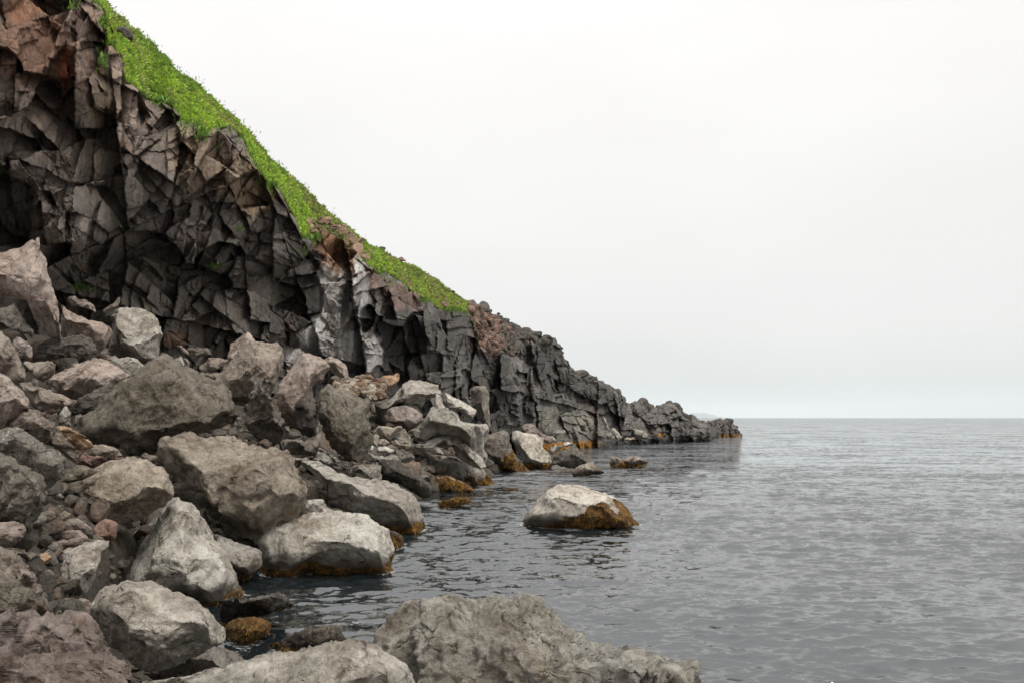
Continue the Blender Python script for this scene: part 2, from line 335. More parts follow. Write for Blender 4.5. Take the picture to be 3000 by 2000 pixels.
# main fracture blocks: x, y, rx, ry, offset (m, minus = proud), tilt x, tilt y, tone
SEEDS = [(110,110,130,110,-1.6,.3,.5,1.25),(60,270,120,60,-.6,.2,1.0,.8),(200,190,30,90,-1.2,-1.5,.2,1.5),(170,60,60,80,-1.8,-.6,.3,1.2),(240,70,60,70,-.6,.5,0,1.1),(255,170,40,60,.6,.7,.3,.8),(240,300,50,70,-.2,-.5,.5,.9),(310,270,55,80,-1.2,.4,.6,1.2),(320,210,40,45,-1.5,-.3,-.6,1.4),(275,350,55,40,-.5,.2,.8,.9),(345,400,45,45,-.4,.3,.4,1.1),(385,360,30,60,-.1,-.8,0,1.2),
(275,490,90,60,-1.9,.2,-.6,1.35),(200,470,50,60,-.8,-.6,.2,1.0),(100,500,80,50,-.8,.3,.4,.95),(40,440,70,35,1.1,.2,.9,.55),(30,560,60,50,.9,0,.5,.7),(120,640,45,60,-.4,.9,.2,.9),(150,720,70,110,-1.2,.3,-.3,1.2),(220,690,35,80,-.6,-1.1,.2,1.1),(60,640,45,70,1.0,.2,.2,.75),(30,760,80,90,2.0,.2,.2,.65),(250,590,70,55,-.6,.4,.6,.95),(310,620,45,55,-.2,-.7,.8,.9),
(400,560,60,70,-.9,.5,.3,.85),(430,640,70,50,-1.1,.2,.8,.7),(350,520,14,40,.6,0,0,1.6),(480,480,70,70,-.6,.1,.5,.8),(470,420,60,40,-.3,-.3,.3,.9),(540,470,60,50,.1,-.5,.4,.9),(600,460,45,110,-1.5,.8,-.1,1.3),(570,520,45,70,-.9,.3,-.2,1.2),(660,440,40,70,-1.3,-.5,-.2,1.2),(640,560,50,45,-1.0,.2,.9,.9),(700,520,45,60,-1.7,.4,-.3,1.35),(640,630,55,40,-.8,.1,.4,.85),
(560,690,65,62,-2.4,.1,.3,1.25),(480,740,60,35,1.2,.3,.9,.55),(420,700,60,28,.4,.5,.8,.7),(735,560,40,50,-2.0,-.4,-.2,1.3),(745,640,45,45,-1.6,.3,.7,1.2),(700,660,45,45,-.8,.4,.6,.9),(800,620,45,80,-1.4,.5,-.2,1.0),(780,730,40,60,-1.2,-.5,.2,1.15),(830,740,40,70,-1.0,.6,0,1.0),(720,780,90,30,-.5,.2,.9,.7),(640,750,60,30,1.4,.3,.9,.5),(640,830,80,30,2.4,.2,.8,.45),(540,810,60,30,2.6,.2,.9,.45),
(330,800,75,110,.4,.2,-.2,.8),(250,820,50,80,.6,-.4,-.1,.85),(190,860,50,60,.9,.4,.1,.75),(440,870,60,90,.5,.3,-.1,.85),(520,890,55,70,.9,-.2,0,.8),(520,980,60,70,.3,.2,-.2,1.0),(440,980,50,60,.2,.4,-.2,.9),(600,900,30,90,1.6,.3,0,.6),(640,920,30,90,.8,-.5,0,.75),(690,900,40,90,.2,.4,-.1,.95),(630,990,50,60,.5,0,0,.7),(760,880,45,80,-.2,-.2,-.1,1.1),(730,960,50,50,.1,.3,-.2,1.1),(810,1000,50,80,-.4,.3,-.3,1.0),(860,940,55,90,.6,-.2,0,.8),(900,850,50,70,.9,.2,.3,.7),(880,790,60,25,-.6,.2,.9,.75),
(955,800,25,70,-1.6,-.9,-.1,2.0),(975,880,30,80,-1.4,.6,0,1.9),(1010,880,22,110,-1.0,-.8,0,2.1),(1055,850,20,100,-1.7,.8,0,2.1),(1000,800,50,28,-.9,.2,.9,1.2),(990,720,60,50,1.0,.4,-1.0,1.3),(920,1000,50,60,-.6,.3,-.5,2.1),(880,1060,40,40,-.5,.2,-.6,2.3),(1030,1000,22,80,-.3,-.4,0,2.0),(1060,1060,20,60,.2,.4,0,1.7),(1090,1030,24,90,-.8,-.7,0,2.0),(1075,930,18,50,1.6,0,0,.7),(1080,760,40,60,-.3,.2,.3,1.0),(1120,850,50,30,-1.5,.2,.6,1.2),(1160,900,55,32,-2.2,.1,.5,1.25),(1200,880,40,30,-1.6,.3,-.4,1.3),(1150,940,35,16,-2.6,.2,-.5,1.7),
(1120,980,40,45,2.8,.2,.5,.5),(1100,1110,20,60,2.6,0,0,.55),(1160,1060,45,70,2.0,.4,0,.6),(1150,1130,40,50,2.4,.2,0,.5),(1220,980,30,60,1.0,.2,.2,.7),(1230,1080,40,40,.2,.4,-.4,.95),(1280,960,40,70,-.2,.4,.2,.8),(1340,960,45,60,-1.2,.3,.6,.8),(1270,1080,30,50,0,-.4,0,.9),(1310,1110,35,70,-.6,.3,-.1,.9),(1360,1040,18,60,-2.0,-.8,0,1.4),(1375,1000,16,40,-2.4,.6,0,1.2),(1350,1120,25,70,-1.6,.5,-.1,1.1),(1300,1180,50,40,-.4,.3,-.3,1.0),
(1420,1040,34,30,-.4,.2,.5,1.0),(1425,1105,36,40,-1.4,.3,-.1,.85),(1470,1080,30,40,-1.0,-.2,0,.8),(1480,1160,40,70,-1.6,.3,-.1,.8),(1510,1200,20,80,-2.2,-1,0,1.2),(1515,1090,12,70,-1.6,-.8,0,1.5),(1540,1110,22,80,-.4,.5,0,.9),(1545,1200,25,60,.6,.2,0,.7),(1585,1090,25,50,-1.4,.3,.1,.75),(1600,1150,25,45,-1.4,.3,.2,.7),(1565,1110,8,70,-1.6,-1,0,1.4),(1590,1230,25,50,-1.2,-.5,-.3,1.4),(1640,1120,25,30,-1.8,.2,.3,.7),(1600,1020,35,35,-.6,0,.3,.8),(1645,1040,20,40,-.6,.3,0,.8),(1650,1200,40,50,-.6,.3,-.5,1.2),(1620,1260,40,30,-.8,.2,-.3,.9),(1700,1170,40,40,-1,.2,-.4,1.1),(1710,1240,25,50,-1.4,-.5,-.4,1.5),(1740,1240,25,50,-1.2,.4,-.3,1.2),(1770,1130,45,22,-1.2,.2,-.2,.9),(1790,1160,35,28,-2.4,.2,.3,.9),(1730,1150,30,22,-2,.2,0,.9),(1780,1230,40,30,1.6,.3,.4,.6),(1820,1200,35,25,-1,.2,-.3,1.0),(1860,1250,30,30,-1.2,.3,-.2,1.1),(1880,1200,20,16,-2,.2,0,1.1),(1930,1220,40,22,-2.5,.2,.2,1.0),(1970,1210,25,28,-3,-.2,0,1.0),(1930,1265,30,25,-1,.1,-.3,1.0),(2000,1250,35,30,-2,.5,-.3,1.1),(2040,1260,30,20,-1.5,.3,-.3,1.0),(2090,1262,25,15,-1,.3,0,1.0),(2140,1258,22,16,-1.5,.3,0,1.0)]
BLOBS = [(100,130,130,130,(.27,.16,.11),.8),(190,210,26,75,(.46,.17,.08),.9),(60,30,70,40,(.33,.17,.10),.7),(250,200,50,60,(.24,.16,.12),.6),(300,310,55,70,(.25,.19,.13),.8),(280,470,75,40,(.27,.23,.185),.8),(570,450,90,110,(.24,.18,.125),.85),(750,540,80,110,(.28,.205,.13),.85),(660,500,50,90,(.27,.20,.14),.8),(160,700,70,100,(.20,.165,.14),.6),(560,680,60,50,(.22,.18,.165),.8),(520,990,40,30,(.30,.17,.10),.6),
 (995,715,85,85,(.25,.145,.09),1.0),(1000,785,85,40,(.29,.175,.115),.95),(1070,800,40,50,(.17,.115,.09),.8),(1180,870,80,45,(.19,.13,.11),.85),(1120,830,40,30,(.16,.11,.09),.8),
 (955,860,38,95,(.46,.44,.42),.9),(1010,900,36,110,(.48,.465,.45),.92),(1055,840,26,110,(.44,.43,.42),.9),(1030,1020,38,90,(.48,.47,.46),.9),(1092,1040,30,90,(.42,.41,.40),.9),(925,990,52,70,(.44,.43,.42),.9),(870,1065,50,45,(.50,.49,.48),.9),
 (1450,1000,70,55,(.20,.14,.12),.8),(1420,985,40,60,(.20,.14,.12),.7),(1640,1240,60,60,(.19,.185,.155),.7),(1740,1250,60,40,(.20,.19,.165),.7),(1590,1230,30,50,(.21,.20,.165),.8),(1230,1080,40,40,(.18,.165,.145),.6),(1880,1240,80,40,(.16,.15,.14),.6)]
def build_cliff():
    xs = np.arange(-300, 2173, 2.25); nc = len(xs); nr = 500
    t = np.linspace(0, 1, nr)
    top = rim(xs) + 5 * fbm(np.stack([xs * .09, xs * 0, xs * 0 + 1], -1), 4, .65) + 12 * fbm(np.stack([xs * .022, xs * 0, xs * 0 + 2], -1), 3, .6) * (xs < 1400) + 4.0 * fbm(np.stack([xs * .045, xs * 0, xs * 0 + 4], -1), 3) * np.where(xs > 1540, 1.6, 1.0)
    if True:
        jag = fbm(np.stack([xs * .11, xs * 0 + 3, xs * 0], -1), 4, .6)
        top = top - np.where(xs > 1560, 13 * np.abs(jag), 0)
    bot = basey(xs)
    PX = np.repeat(xs[None], nr, 0); PY = top[None] + (bot - top)[None] * t[:, None]
    x = PX.ravel(); y = PY.ravel(); Db = D_of(x); s = Db / F
    w3 = np.stack([x * .012, y * .012, x * 0], -1)
    wx = x + 17 * fbm(w3, 4) + 7 * fbm(w3 * 5 + 3, 3); wy = y + 17 * fbm(w3 + 31, 4) + 7 * fbm(w3 * 5 + 9, 3)
    r2 = np.random.RandomState(11)
    seeds = list(SEEDS)
    tries = 0
    while len(seeds) < 205 and tries < 9000:
        tries += 1
        a = r2.uniform(-300, 2150); b = r2.uniform(rim(a), basey(a)); q = min(1.0, 50.0 / D_of(a)) 
        if all(((a - k[0]) / max(k[2], 30 * q)) ** 2 + ((b - k[1]) / max(k[3], 30 * q)) ** 2 > .8 for k in seeds):
            seeds.append((a, b, r2.uniform(30, 60) * q, r2.uniform(40, 85) * q, r2.uniform(-.9, .9), r2.uniform(-.7, .7), r2.uniform(-.4, .7), r2.uniform(.7, 1.25)))
    seeds = [(a, b, max(c, d / (1.5 if a < 925 else 2.6)), d, e_, f_, g_, h_) for (a, b, c, d, e_, f_, g_, h_) in seeds]
    sd_ = np.array(seeds, np.float32); N = len(x); tk = 1 - .55 * sstep(x, 1540, 1650)
    rel = np.zeros(N); tone = np.ones(N); edge = np.zeros(N)
    for i in range(0, N, 60000):
        j = slice(i, min(N, i + 60000)); X = wx[j, None].astype(np.float32); Y = wy[j, None].astype(np.float32)
        R = np.sqrt(sd_[:, 2] * sd_[:, 3])
        d = np.sqrt(((X - sd_[:, 0]) / sd_[:, 2]) ** 2 + ((Y - sd_[:, 1]) / sd_[:, 3]) ** 2)
        o2 = np.argpartition(d, 2, axis=1)[:, :3]; dd = np.take_along_axis(d, o2, 1); od = np.argsort(dd, axis=1)
        o2 = np.take_along_axis(o2, od, 1); dd = np.take_along_axis(dd, od, 1)
        def plane(k):
            q = sd_[k]; return q[:, 4] * .9 + 1.0 * np.tanh((q[:, 5] * tk[j] * (x[j] - q[:, 0]) - q[:, 6] * tk[j] * (y[j] - q[:, 1])) * s[j])
        p1, p2 = plane(o2[:, 0]), plane(o2[:, 1]); g = dd[:, 1] - dd[:, 0]
        w = .5 + .5 * sstep(g, 0, .07)
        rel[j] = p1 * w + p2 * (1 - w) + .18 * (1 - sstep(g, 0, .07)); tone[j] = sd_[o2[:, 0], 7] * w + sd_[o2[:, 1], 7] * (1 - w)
        rel[j] -= .5 * np.clip(1 - dd[:, 0] ** 2, 0, 1)
    # long straight joints: the wall is split again and again, each piece tipping a little its own way
    rb = np.random.RandomState(42); bx, by = wx + 3 * fbm(w3 * 9, 3), wy + 3 * fbm(w3 * 9 + 70, 3); bsp = np.zeros(N); jn = np.zeros(N); bt = np.ones(N)
    def split(idx, depth):
        X, Y = bx[idx], by[idx]; q = min(1.0, 55.0 / float(Db[idx].mean()))
        sx, sy = X.std() * 3.4, Y.std() * 3.4; size = math.sqrt(sx * sy)
        if len(idx) < 60 or size < 20 * q or depth > 15 or (size < 115 * q and rb.rand() < .24): return
        far_ = X.mean() > 1080
        r_ = rb.rand()
        if sy > 1.9 * sx: a = rb.normal(0, 16)
        elif sx > 1.9 * sy: a = 90 + rb.normal(0, 14)
        elif far_: a = 90 + rb.normal(-6, 12) if r_ < .66 else rb.normal(0, 18)
        else: a = (90 + rb.normal(4, 12)) if r_ < .42 else (rb.normal(36, 12) if r_ < .80 else rb.normal(-42, 16))
        a = math.radians(a); dx_, dy_ = math.cos(a), math.sin(a)
        cx = X.mean() + rb.normal(0, .14) * sx; cy = Y.mean() + rb.normal(0, .14) * sy
        d = -(X - cx) * dy_ + (Y - cy) * dx_; sm = float(s[idx].mean()); m = size * sm
        A_ = rb.uniform(.05, .17) * m * rb.choice([-1, 1]) * (1.0 if size < 260 * q else .35)
        sd2 = np.where(d > 0, 1.0, -1.0); 
        gr = rb.uniform(.02, .09) * min(m, 2.5) * (rb.rand() < .75); wd_ = rb.uniform(1.2, 3.0) * q
        bsp[idx] += A_ * np.clip(d / (1.6 * q), -1, 1) + gr * np.exp(-(d / wd_) ** 2); jn[idx] = np.maximum(jn[idx], (gr > .02) * np.exp(-(d / wd_) ** 2))
        for side in (d > 0, d <= 0):
            k = idx[side]
            if len(k) < 30: continue
            kk_ = .3 if size > 260 * q else 1.15 if size > 80 * q else .62; tx, ty = rb.normal(0, .42) * kk_, rb.normal(0, .40) * kk_
            bsp[k] += (tx * (bx[k] - bx[k].mean()) + ty * (by[k] - by[k].mean())) * sm * .75; bt[k] *= rb.uniform(.90, 1.11)
            split(k, depth + 1)
    split(np.arange(N), 0)
    rel += bsp * (1 - .35 * sstep(x, 1560, 1680)); tone *= bt
    ribs = np.exp(-((x - 1000) / 85) ** 2 - ((y - 930) / 150) ** 2); rel -= 2.0 * ribs; rel += ribs * .9 * np.abs(np.sin(wx * .055 + wy * .006)) * 1.6
    # second level: jittered-grid chips
    def chips(cs, amp, tilt, sd, ax=1.0):
        q = np.minimum(1.0, 58.0 / Db) ** .6 * cs
        gx = wx / q; gy = wy / (q * ax); ix = np.floor(gx).astype(int); iy = np.floor(gy).astype(int)
        def h(a, b, c): 
            v = np.sin(a * 127.1 + b * 311.7 + c * 74.7 + sd) * 43758.5453; return v - np.floor(v)
        b1 = np.full(N, 9e9); b2 = np.full(N, 9e9); val = np.zeros(N)
        for ox in (-1, 0, 1):
            for oy in (-1, 0, 1):
                cx = ix + ox; cy = iy + oy; jx = cx + h(cx, cy, 1); jy = cy + h(cx, cy, 2)
                d = np.hypot(gx - jx, gy - jy)
                v = (h(cx, cy, 3) - .5) * 2 * amp + ((h(cx, cy, 4) - .5) * (gx - jx) * q + (h(cx, cy, 5) - .5) * (gy - jy) * q * ax) * 2 * tilt * s
                nw = d < b1; b2 = np.where(nw, b1, np.minimum(b2, d)); val = np.where(nw, v, val); b1 = np.where(nw, d, b1)
        e = sstep(b2 - b1, 0, .10); return val * e + amp * .4 * (1 - e), e
    c1, e1 = chips(40, .30, .9, 1.0, 1.5); c2, e2 = chips(15, .09, .7, 5.0, 1.3)
    m_ = sstep(fbm(np.stack([x * .006, y * .006, x * 0 + 8], -1), 3), -.02, .30)
    rel += (c1 * .25 + c2 * .6) * m_
    q3 = np.stack([x * s, y * s, x * 0], -1)
    rel += 2.0 * fbm(q3 * .13, 3) + .38 * fbm(q3 * np.array([1.2, .5, 1]), 4)
    lav = sstep(x, 1520, 1640) * sstep(-(y - (rim(x) + 60)), -50, 30)
    rel += (lav + .35 * sstep(x, 1560, 1680)) * (2.4 * np.abs(fbm(q3 * .45, 5, .6)) - .8)
    # overhang of the bulging upper wall over the hollowed foot
    cen = np.interp(x, [-300, 0, 250, 420, 550, 700, 850, 950], [900, 880, 790, 760, 800, 850, 830, 800])
    k = sstep(-(x), -960, -820)
    rel += k * (3.0 * sstep(y, cen - 110, cen + 10) - 2.0 * sstep(y, cen + 20, cen + 230) - .004 * np.clip(cen - y, 0, 400) )
    # cave under the roof block, base line flare in the far lava
    rel += 2.2 * np.exp(-((x - 1150) / 60) ** 2 - ((y - 1060) / 90) ** 2)
    fl = sstep(x, 1560, 1680); zz = (1222 - y) / F * Db + CAMZ
    rel -= fl * 5.5 * sstep(-zz, -9, 0) * (1 + .6 * fbm(q3 * .12 + 5, 2))
    # soften where it meets the slope above: rim recedes
    rel += .9 * sstep(-(y - top[None].repeat(nr, 0).ravel()), -16, 0) ** 2
    D = Db + rel
    V = P(x, y, D)
    # colour of the stone; block tones run darker in hollows, lighter on proud blocks
    base = np.array([.172, .149, .130]) * np.ones((N, 1))
    cool = sstep(x + (y - 700) * .5, 500, 1500)[:, None]; base = base * (1 - cool) + np.array([.125, .118, .111]) * cool
    warm = (sstep(-y, -620, -120) * sstep(-x, -700, -300))[:, None]; base = base * (1 - warm) + np.array([.20, .148, .116]) * warm
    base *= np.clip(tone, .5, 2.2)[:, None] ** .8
    nbl = fbm(w3 * 2.2 + 50, 3)
    for (bx, by, rx, ry, cc, stg) in BLOBS:
        g = stg * sstep(-(((wx - bx) / rx) ** 2 + ((wy - by) / ry) ** 2) + nbl * 1.2, -1.15, -.35)
        base = base * (1 - g[:, None]) + np.array(cc) * g[:, None] * (.85 + .15 * tone[:, None])
        zz = V[:, 2]; weed = sstep(-zz, -2.2, -.3) * sstep(x, 1540, 1580) * sstep(-x, -1800, -1720) * .8
    weed = np.maximum(weed, .62 * np.exp(-((x - 1935) / 22) ** 2 - ((y - 1272) / 10) ** 2)); weed = np.maximum(weed, .6 * sstep(-zz, -1.6, -.2) * sstep(x, 2095, 2110))
    wet = sstep(-zz, -1.0, -.2); base *= (1 - .6 * wet)[:, None]
    # return the far side so the landform is closed behind its skyline
    Vg = V.reshape(nr, nc, 3)
    backs = []
    for f, dz in ((3, 0.1), (9, -1.5), (18, -9), (26, -30)):
        b = Vg[0].copy(); k2 = sstep(xs, 1500, 1600); dirv = np.stack([-.2 + 0 * xs, 1 + 0 * xs], -1)
        b[:, :2] += dirv * f * (1.0 + 0 * k2[:, None]); b[:, 2] += dz * k2 + (1 - k2) * -f * .12; b[:, 2] = np.maximum(b[:, 2], -1.5)
        backs.append(b)
    allV = np.concatenate([np.stack(backs[::-1]), Vg], 0); nb = len(backs)
    col = base.reshape(nr, nc, 3); col = np.concatenate([np.repeat(col[:1], nb, 0), col], 0).reshape(-1, 3)
    wd = weed.reshape(nr, nc); wd = np.concatenate([np.repeat(wd[:1], nb, 0), wd], 0).ravel()
    # the tip past x=2100 is a separate stub of reef: break the sheet there
    Fc = grid_faces(nr + nb, nc)
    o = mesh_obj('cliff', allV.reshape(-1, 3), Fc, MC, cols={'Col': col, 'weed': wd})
    tag(o, 'dark fractured volcanic cliff running down to the sea as a lava headland', 'cliff', kind='structure')
    return Vg, xs, top
CLV, CLX, CLT = build_cliff()
# ------------------------------------------------------------------ grass slope above the rim
def build_slope():
    xs = np.arange(-300, 1575, 4.0); nc = len(xs)
    rimv = CLV[0]; rx = np.interp(xs, CLX, CLT); sk = skyl(xs); nr = 60
    rimD = np.interp(xs, CLX, np.convolve(np.pad(rimv[:, 1], 12, 'edge'), np.ones(25) / 25, 'valid')); gap = np.clip(rx - sk, 4, 400)
    run = gap * D_of(xs) / F * 2.0 + 3
    rows = []; cols = []; msk = []
    for i in range(nr):
        s_ = i / (nr - 1)
        py = rx + (sk - rx) * s_ ** .9 - 0 ; D = rimD + run * s_ - .45 * np.exp(-(s_ / .05) ** 2); py = py + (5 + 7 * fbm(np.stack([xs * .05, xs * 0, xs * 0 + 7], -1), 3)) * np.exp(-(s_ / .08) ** 2)
        if i == 0: py = py + 10; D = D + 1.3
        rows.append(P(xs, py, D))
    for k, (f, dz) in enumerate(((3, -.3), (8, -2.5), (16, -9), (24, -22), (30, -40))):
        b = rows[nr - 1].copy(); b[:, 1] += f; b[:, 0] -= f * .5; b[:, 2] += dz; rows.append(b)
    V = np.stack(rows); R = V.shape[0]
    n = fbm(V.reshape(-1, 3) * .35, 4) .reshape(R, nc); n2 = fbm(V.reshape(-1, 3) * 1.3 + 9, 3).reshape(R, nc)
    ss = np.clip(np.arange(R) / (nr - 1), 0, 1)[:, None] + 0 * xs[None]
    V[..., 2] += (n * .9 + n2 * .25) * sstep(ss, 0, .15) * (.35 + .65 * sstep(1 - ss, 0, .2))
    X = xs[None] + 0 * ss
    green = np.ones_like(X)
    green *= 1 - sstep(X + n * 170 + n2 * 90 - 30 * ss, 1345, 1420)
    # bare brown gully under the upper turf strip, bare patches on the far slope
    gully = sstep(X, 880, 940) * sstep(-X, -1085, -1050) * sstep(-ss, -.52, -.40); green *= 1 - gully
    bare = sstep(fbm(V.reshape(-1, 3) * .55 + 40, 4).reshape(R, nc) + .35 * n2, .07, .20) * np.maximum(.35 + .65 * sstep(X, 600, 1100), .95 * np.exp(-((X - 730) / 90) ** 2)); green *= 1 - bare
    green *= 1 - .8 * sstep(X, 1140, 1180) * sstep(n2 + n * .6, .10, .24)
    soil = np.array([.21, .13, .085])[None, None] * np.ones((R, nc, 1)); scree = sstep(X, 1330, 1400)[..., None]
    soil = soil * (1 - scree) + np.array([.20, .14, .12]) * scree
    dk = (sstep(X, 1480, 1540))[..., None]; soil = soil * (1 - dk) + np.array([.11, .105, .10]) * dk
    col = soil * (1 - green[..., None]) + np.array([.075, .12, .022]) * green[..., None]
    o = mesh_obj('hillside', V.reshape(-1, 3), grid_faces(R, nc), MS, cols={'Col': col.reshape(-1, 3)})
    tag(o, 'steep slope above the cliff rim with turf and reddish scree', 'hillside', kind='structure')
    return V, green, xs, nr
SV, SG, SX, SNR = build_slope()
def blades(name, pts, nrm_up, L, colr, label, rs, width=.16, lean=.5):
    """one mesh of many small pointed leaves rooted at pts"""
    n = len(pts); az = rs.uniform(0, 2 * math.pi, n); ln = L * rs.uniform(.5, 1.3, n)
    dirv = nrm_up + np.stack([np.cos(az), np.sin(az), 0 * az], -1) * lean * rs.uniform(.2, 1.5, (n, 1)); dirv /= np.linalg.norm(dirv, axis=1)[:, None]
    side = np.cross(dirv, rs.normal(size=(n, 3))); side /= np.linalg.norm(side, axis=1)[:, None]
    w = (ln * width)[:, None]; m = pts + dirv * (ln * .5)[:, None]; tip = pts + dirv * ln[:, None] - np.array([0, 0, 1]) * (ln * .15)[:, None]
    V = np.stack([pts, m + side * w, tip, m - side * w], 1).reshape(-1, 3)
    Fc = np.arange(4 * n).reshape(n, 4)
    col = np.repeat(colr, 4, 0); col[0::4] *= .8
    return V, Fc, col
def build_grass():
    rs = np.random.RandomState(5); R, nc = SG.shape
    Vs, Fs, Cs = [], [], []; off = 0
    n = 300000; i = rs.uniform(0, SNR + 1, n); j = rs.uniform(0, nc - 1.01, n)
    i0 = i.astype(int); j0 = j.astype(int); fi = (i - i0)[:, None]; fj = (j - j0)[:, None]
    p = (SV[i0, j0] * (1 - fi) + SV[i0 + 1, j0] * fi) * (1 - fj) + (SV[i0, j0 + 1] * (1 - fi) + SV[i0 + 1, j0 + 1] * fi) * fj
    area = np.linalg.norm(SV[i0 + 1, j0] - SV[i0, j0], axis=1) * np.linalg.norm(SV[i0, j0 + 1] - SV[i0, j0], axis=1)
    g = SG[i0, j0]; keep = rs.uniform(size=n) < g * np.clip(area / np.percentile(area, 60), .25, 1)
    p = p[keep]; j0 = j0[keep]; i0 = i0[keep]; px = SX[j0]
    cl = fbm(p * .55, 3); cl2 = fbm(p * 1.9 + 4, 2)
    bright = np.array([.36, .54, .06]); mid = np.array([.24, .36, .06]); dark = np.array([.10, .17, .05]); dry = np.array([.30, .29, .11])
    a = sstep(cl + .5 * cl2, -.25, .22)[:, None]; c = mid * (1 - a) + bright * a
    d = sstep(-(cl2 + rs.normal(0, .12, len(p))), .02, .22)[:, None]; c = c * (1 - d) + dark * d
    up = np.clip(i0 / SNR, 0, 1); t_ = (sstep(up, .55, 1.0) * .55)[:, None]; c = c * (1 - t_) + dark * 1.25 * t_
    far = sstep(px, 1080, 1300)[:, None] * .45; c = c * (1 - far) + dry * far; dr = sstep(fbm(p * .22 + 60, 3) + .4 * cl2, .05, .3)[:, None] * .6; c = c * (1 - dr) + dry * dr
    yel = rs.uniform(size=len(p)) < .012; c[yel] = (.60, .42, .06); stw = rs.uniform(size=len(p)) < .05; c[stw] = (.36, .30, .16)
    c = c * rs.uniform(.7, 1.3, (len(p), 1))
    L = .20 + .30 * np.clip(cl2 + .3, 0, 1) + .18 * up; p = p + np.array([0, 0, 1.0]) * (cl2 * .35)[:, None]
    up3 = np.array([.35, -.15, 1.0]) * np.ones((len(p), 1))
    V, Fc, col = blades('g', p, up3, L, c, '', rs, .17, .9)
    o = mesh_obj('grass', V, Fc, ML, False, cols={'Col': col})
    tag(o, 'bright green turf and leafy plants growing above the cliff rim', 'grass', kind='stuff')
    # tall weeds on the skyline and tufts on ledges
    pts = []; cc = []
    for k in range(230):
        x = rs.uniform(280, 1060); jj = int((x + 300) / 4); b = SV[SNR - 1, jj] + rs.normal(0, .15, 3)
        for q in range(7): pts.append(b + rs.normal(0, .28, 3) * [1, 1, .4]); cc.append(rs.choice([0, 1]))
    pts = np.array(pts); pal = np.array([[.07, .15, .03], [.13, .24, .04]])[np.array(cc)]
    ledge = [(205, 10, 26, 26, 260), (300, 190, 12, 40, 120), (920, 700, 26, 16, 320), (640, 420, 8, 40, 120), (300, 75, 10, 16, 90), (620, 785, 26, 14, 150), (755, 520, 14, 30, 260), (795, 545, 18, 22, 380), (700, 678, 10, 5, 50), (235, 850, 26, 10, 90), (890, 740, 10, 18, 90), (1330, 912, 40, 8, 350), (1240, 884, 20, 8, 200), (590, 402, 16, 12, 260), (1000, 700, 10, 6, 40), (320, 125, 14, 12, 160), (480, 300, 30, 6, 150)]
    lp = []
    for (x, y, rx, ry, m) in ledge:
        X = x + rs.normal(0, rx * .5, m); Y = y + rs.normal(0, ry * .5, m)
        ci = np.clip(((X - CLX[0]) / 2.25).astype(int), 0, len(CLX) - 1)
        for a, b, c0 in zip(X, Y, ci):
            t = (b - CLT[c0]) / (basey(a) - CLT[c0]); r = int(np.clip(t, 0, .999) * (CLV.shape[0] - 1)); lp.append(CLV[r, c0])
    for k in range(2600):
        x = rs.uniform(278, 1390); c0 = int((x - CLX[0]) / 2.25); w_ = .5 + 1.2 * math.sin(x * .021) * math.sin(x * .0077 + 1)
        if rs.uniform() > w_: continue
        r = int(np.clip(rs.exponential(9 + 10 * max(0, math.sin(x * .05))) / (basey(x) - CLT[c0]), 0, .2) * (CLV.shape[0] - 1)); lp.append(CLV[r, c0])
    lp = np.array(lp) + rs.normal(0, .05, (len(lp), 3)); pl = np.array([.12, .22, .035]) * rs.uniform(.5, 1.6, (len(lp), 1))
    P2 = np.concatenate([pts, lp]); c2 = np.concatenate([pal, pl])
    L2 = np.concatenate([rs.uniform(.12, .42, len(pts)), rs.uniform(.25, .6, len(lp))])
    V, Fc, col = blades('w', P2, np.array([.15, -.25, 1.0]) * np.ones((len(P2), 1)), L2, c2, '', rs, .10, .6)
    o = mesh_obj('weeds', V, Fc, ML, False, cols={'Col': col})
    tag(o, 'tall wild weeds along the skyline and tufts on rock ledges', 'weeds', kind='stuff')
build_grass()
# ------------------------------------------------------------------ faint island on the horizon
def build_island():
    xs = np.linspace(1900, 2150, 90); D = 75000.0
    hy = np.interp(xs, [1900, 1960, 2000, 2022, 2036, 2050, 2062, 2080, 2095, 2115, 2150], [1213, 1206, 1209, 1212, 1207, 1210, 1208, 1213, 1216, 1221, 1224]) + .8 * np.sin(xs * .3)
    rows = [P(xs, hy * 0 + 1224, xs * 0 + D - 3500), P(xs, (hy + 1224) / 2, xs * 0 + D - 900), P(xs, hy, xs * 0 + D), P(xs, (hy + 1224) / 2, xs * 0 + D + 1200), P(xs, hy * 0 + 1224, xs * 0 + D + 5500)]
    t = NT('island_forest'); v = t.n('ShaderNodeNewGeometry').outputs['Position']
    m = t.fin(t.mix(t.noise(v, .002, 4), (.05, .07, .05), (.10, .12, .09)), .95)
    o = mesh_obj('distant_hills', np.stack(rows).reshape(-1, 3), grid_faces(5, 90), m)
    tag(o, 'faint far-off island ridge on the horizon', 'hills', kind='structure')
build_island()
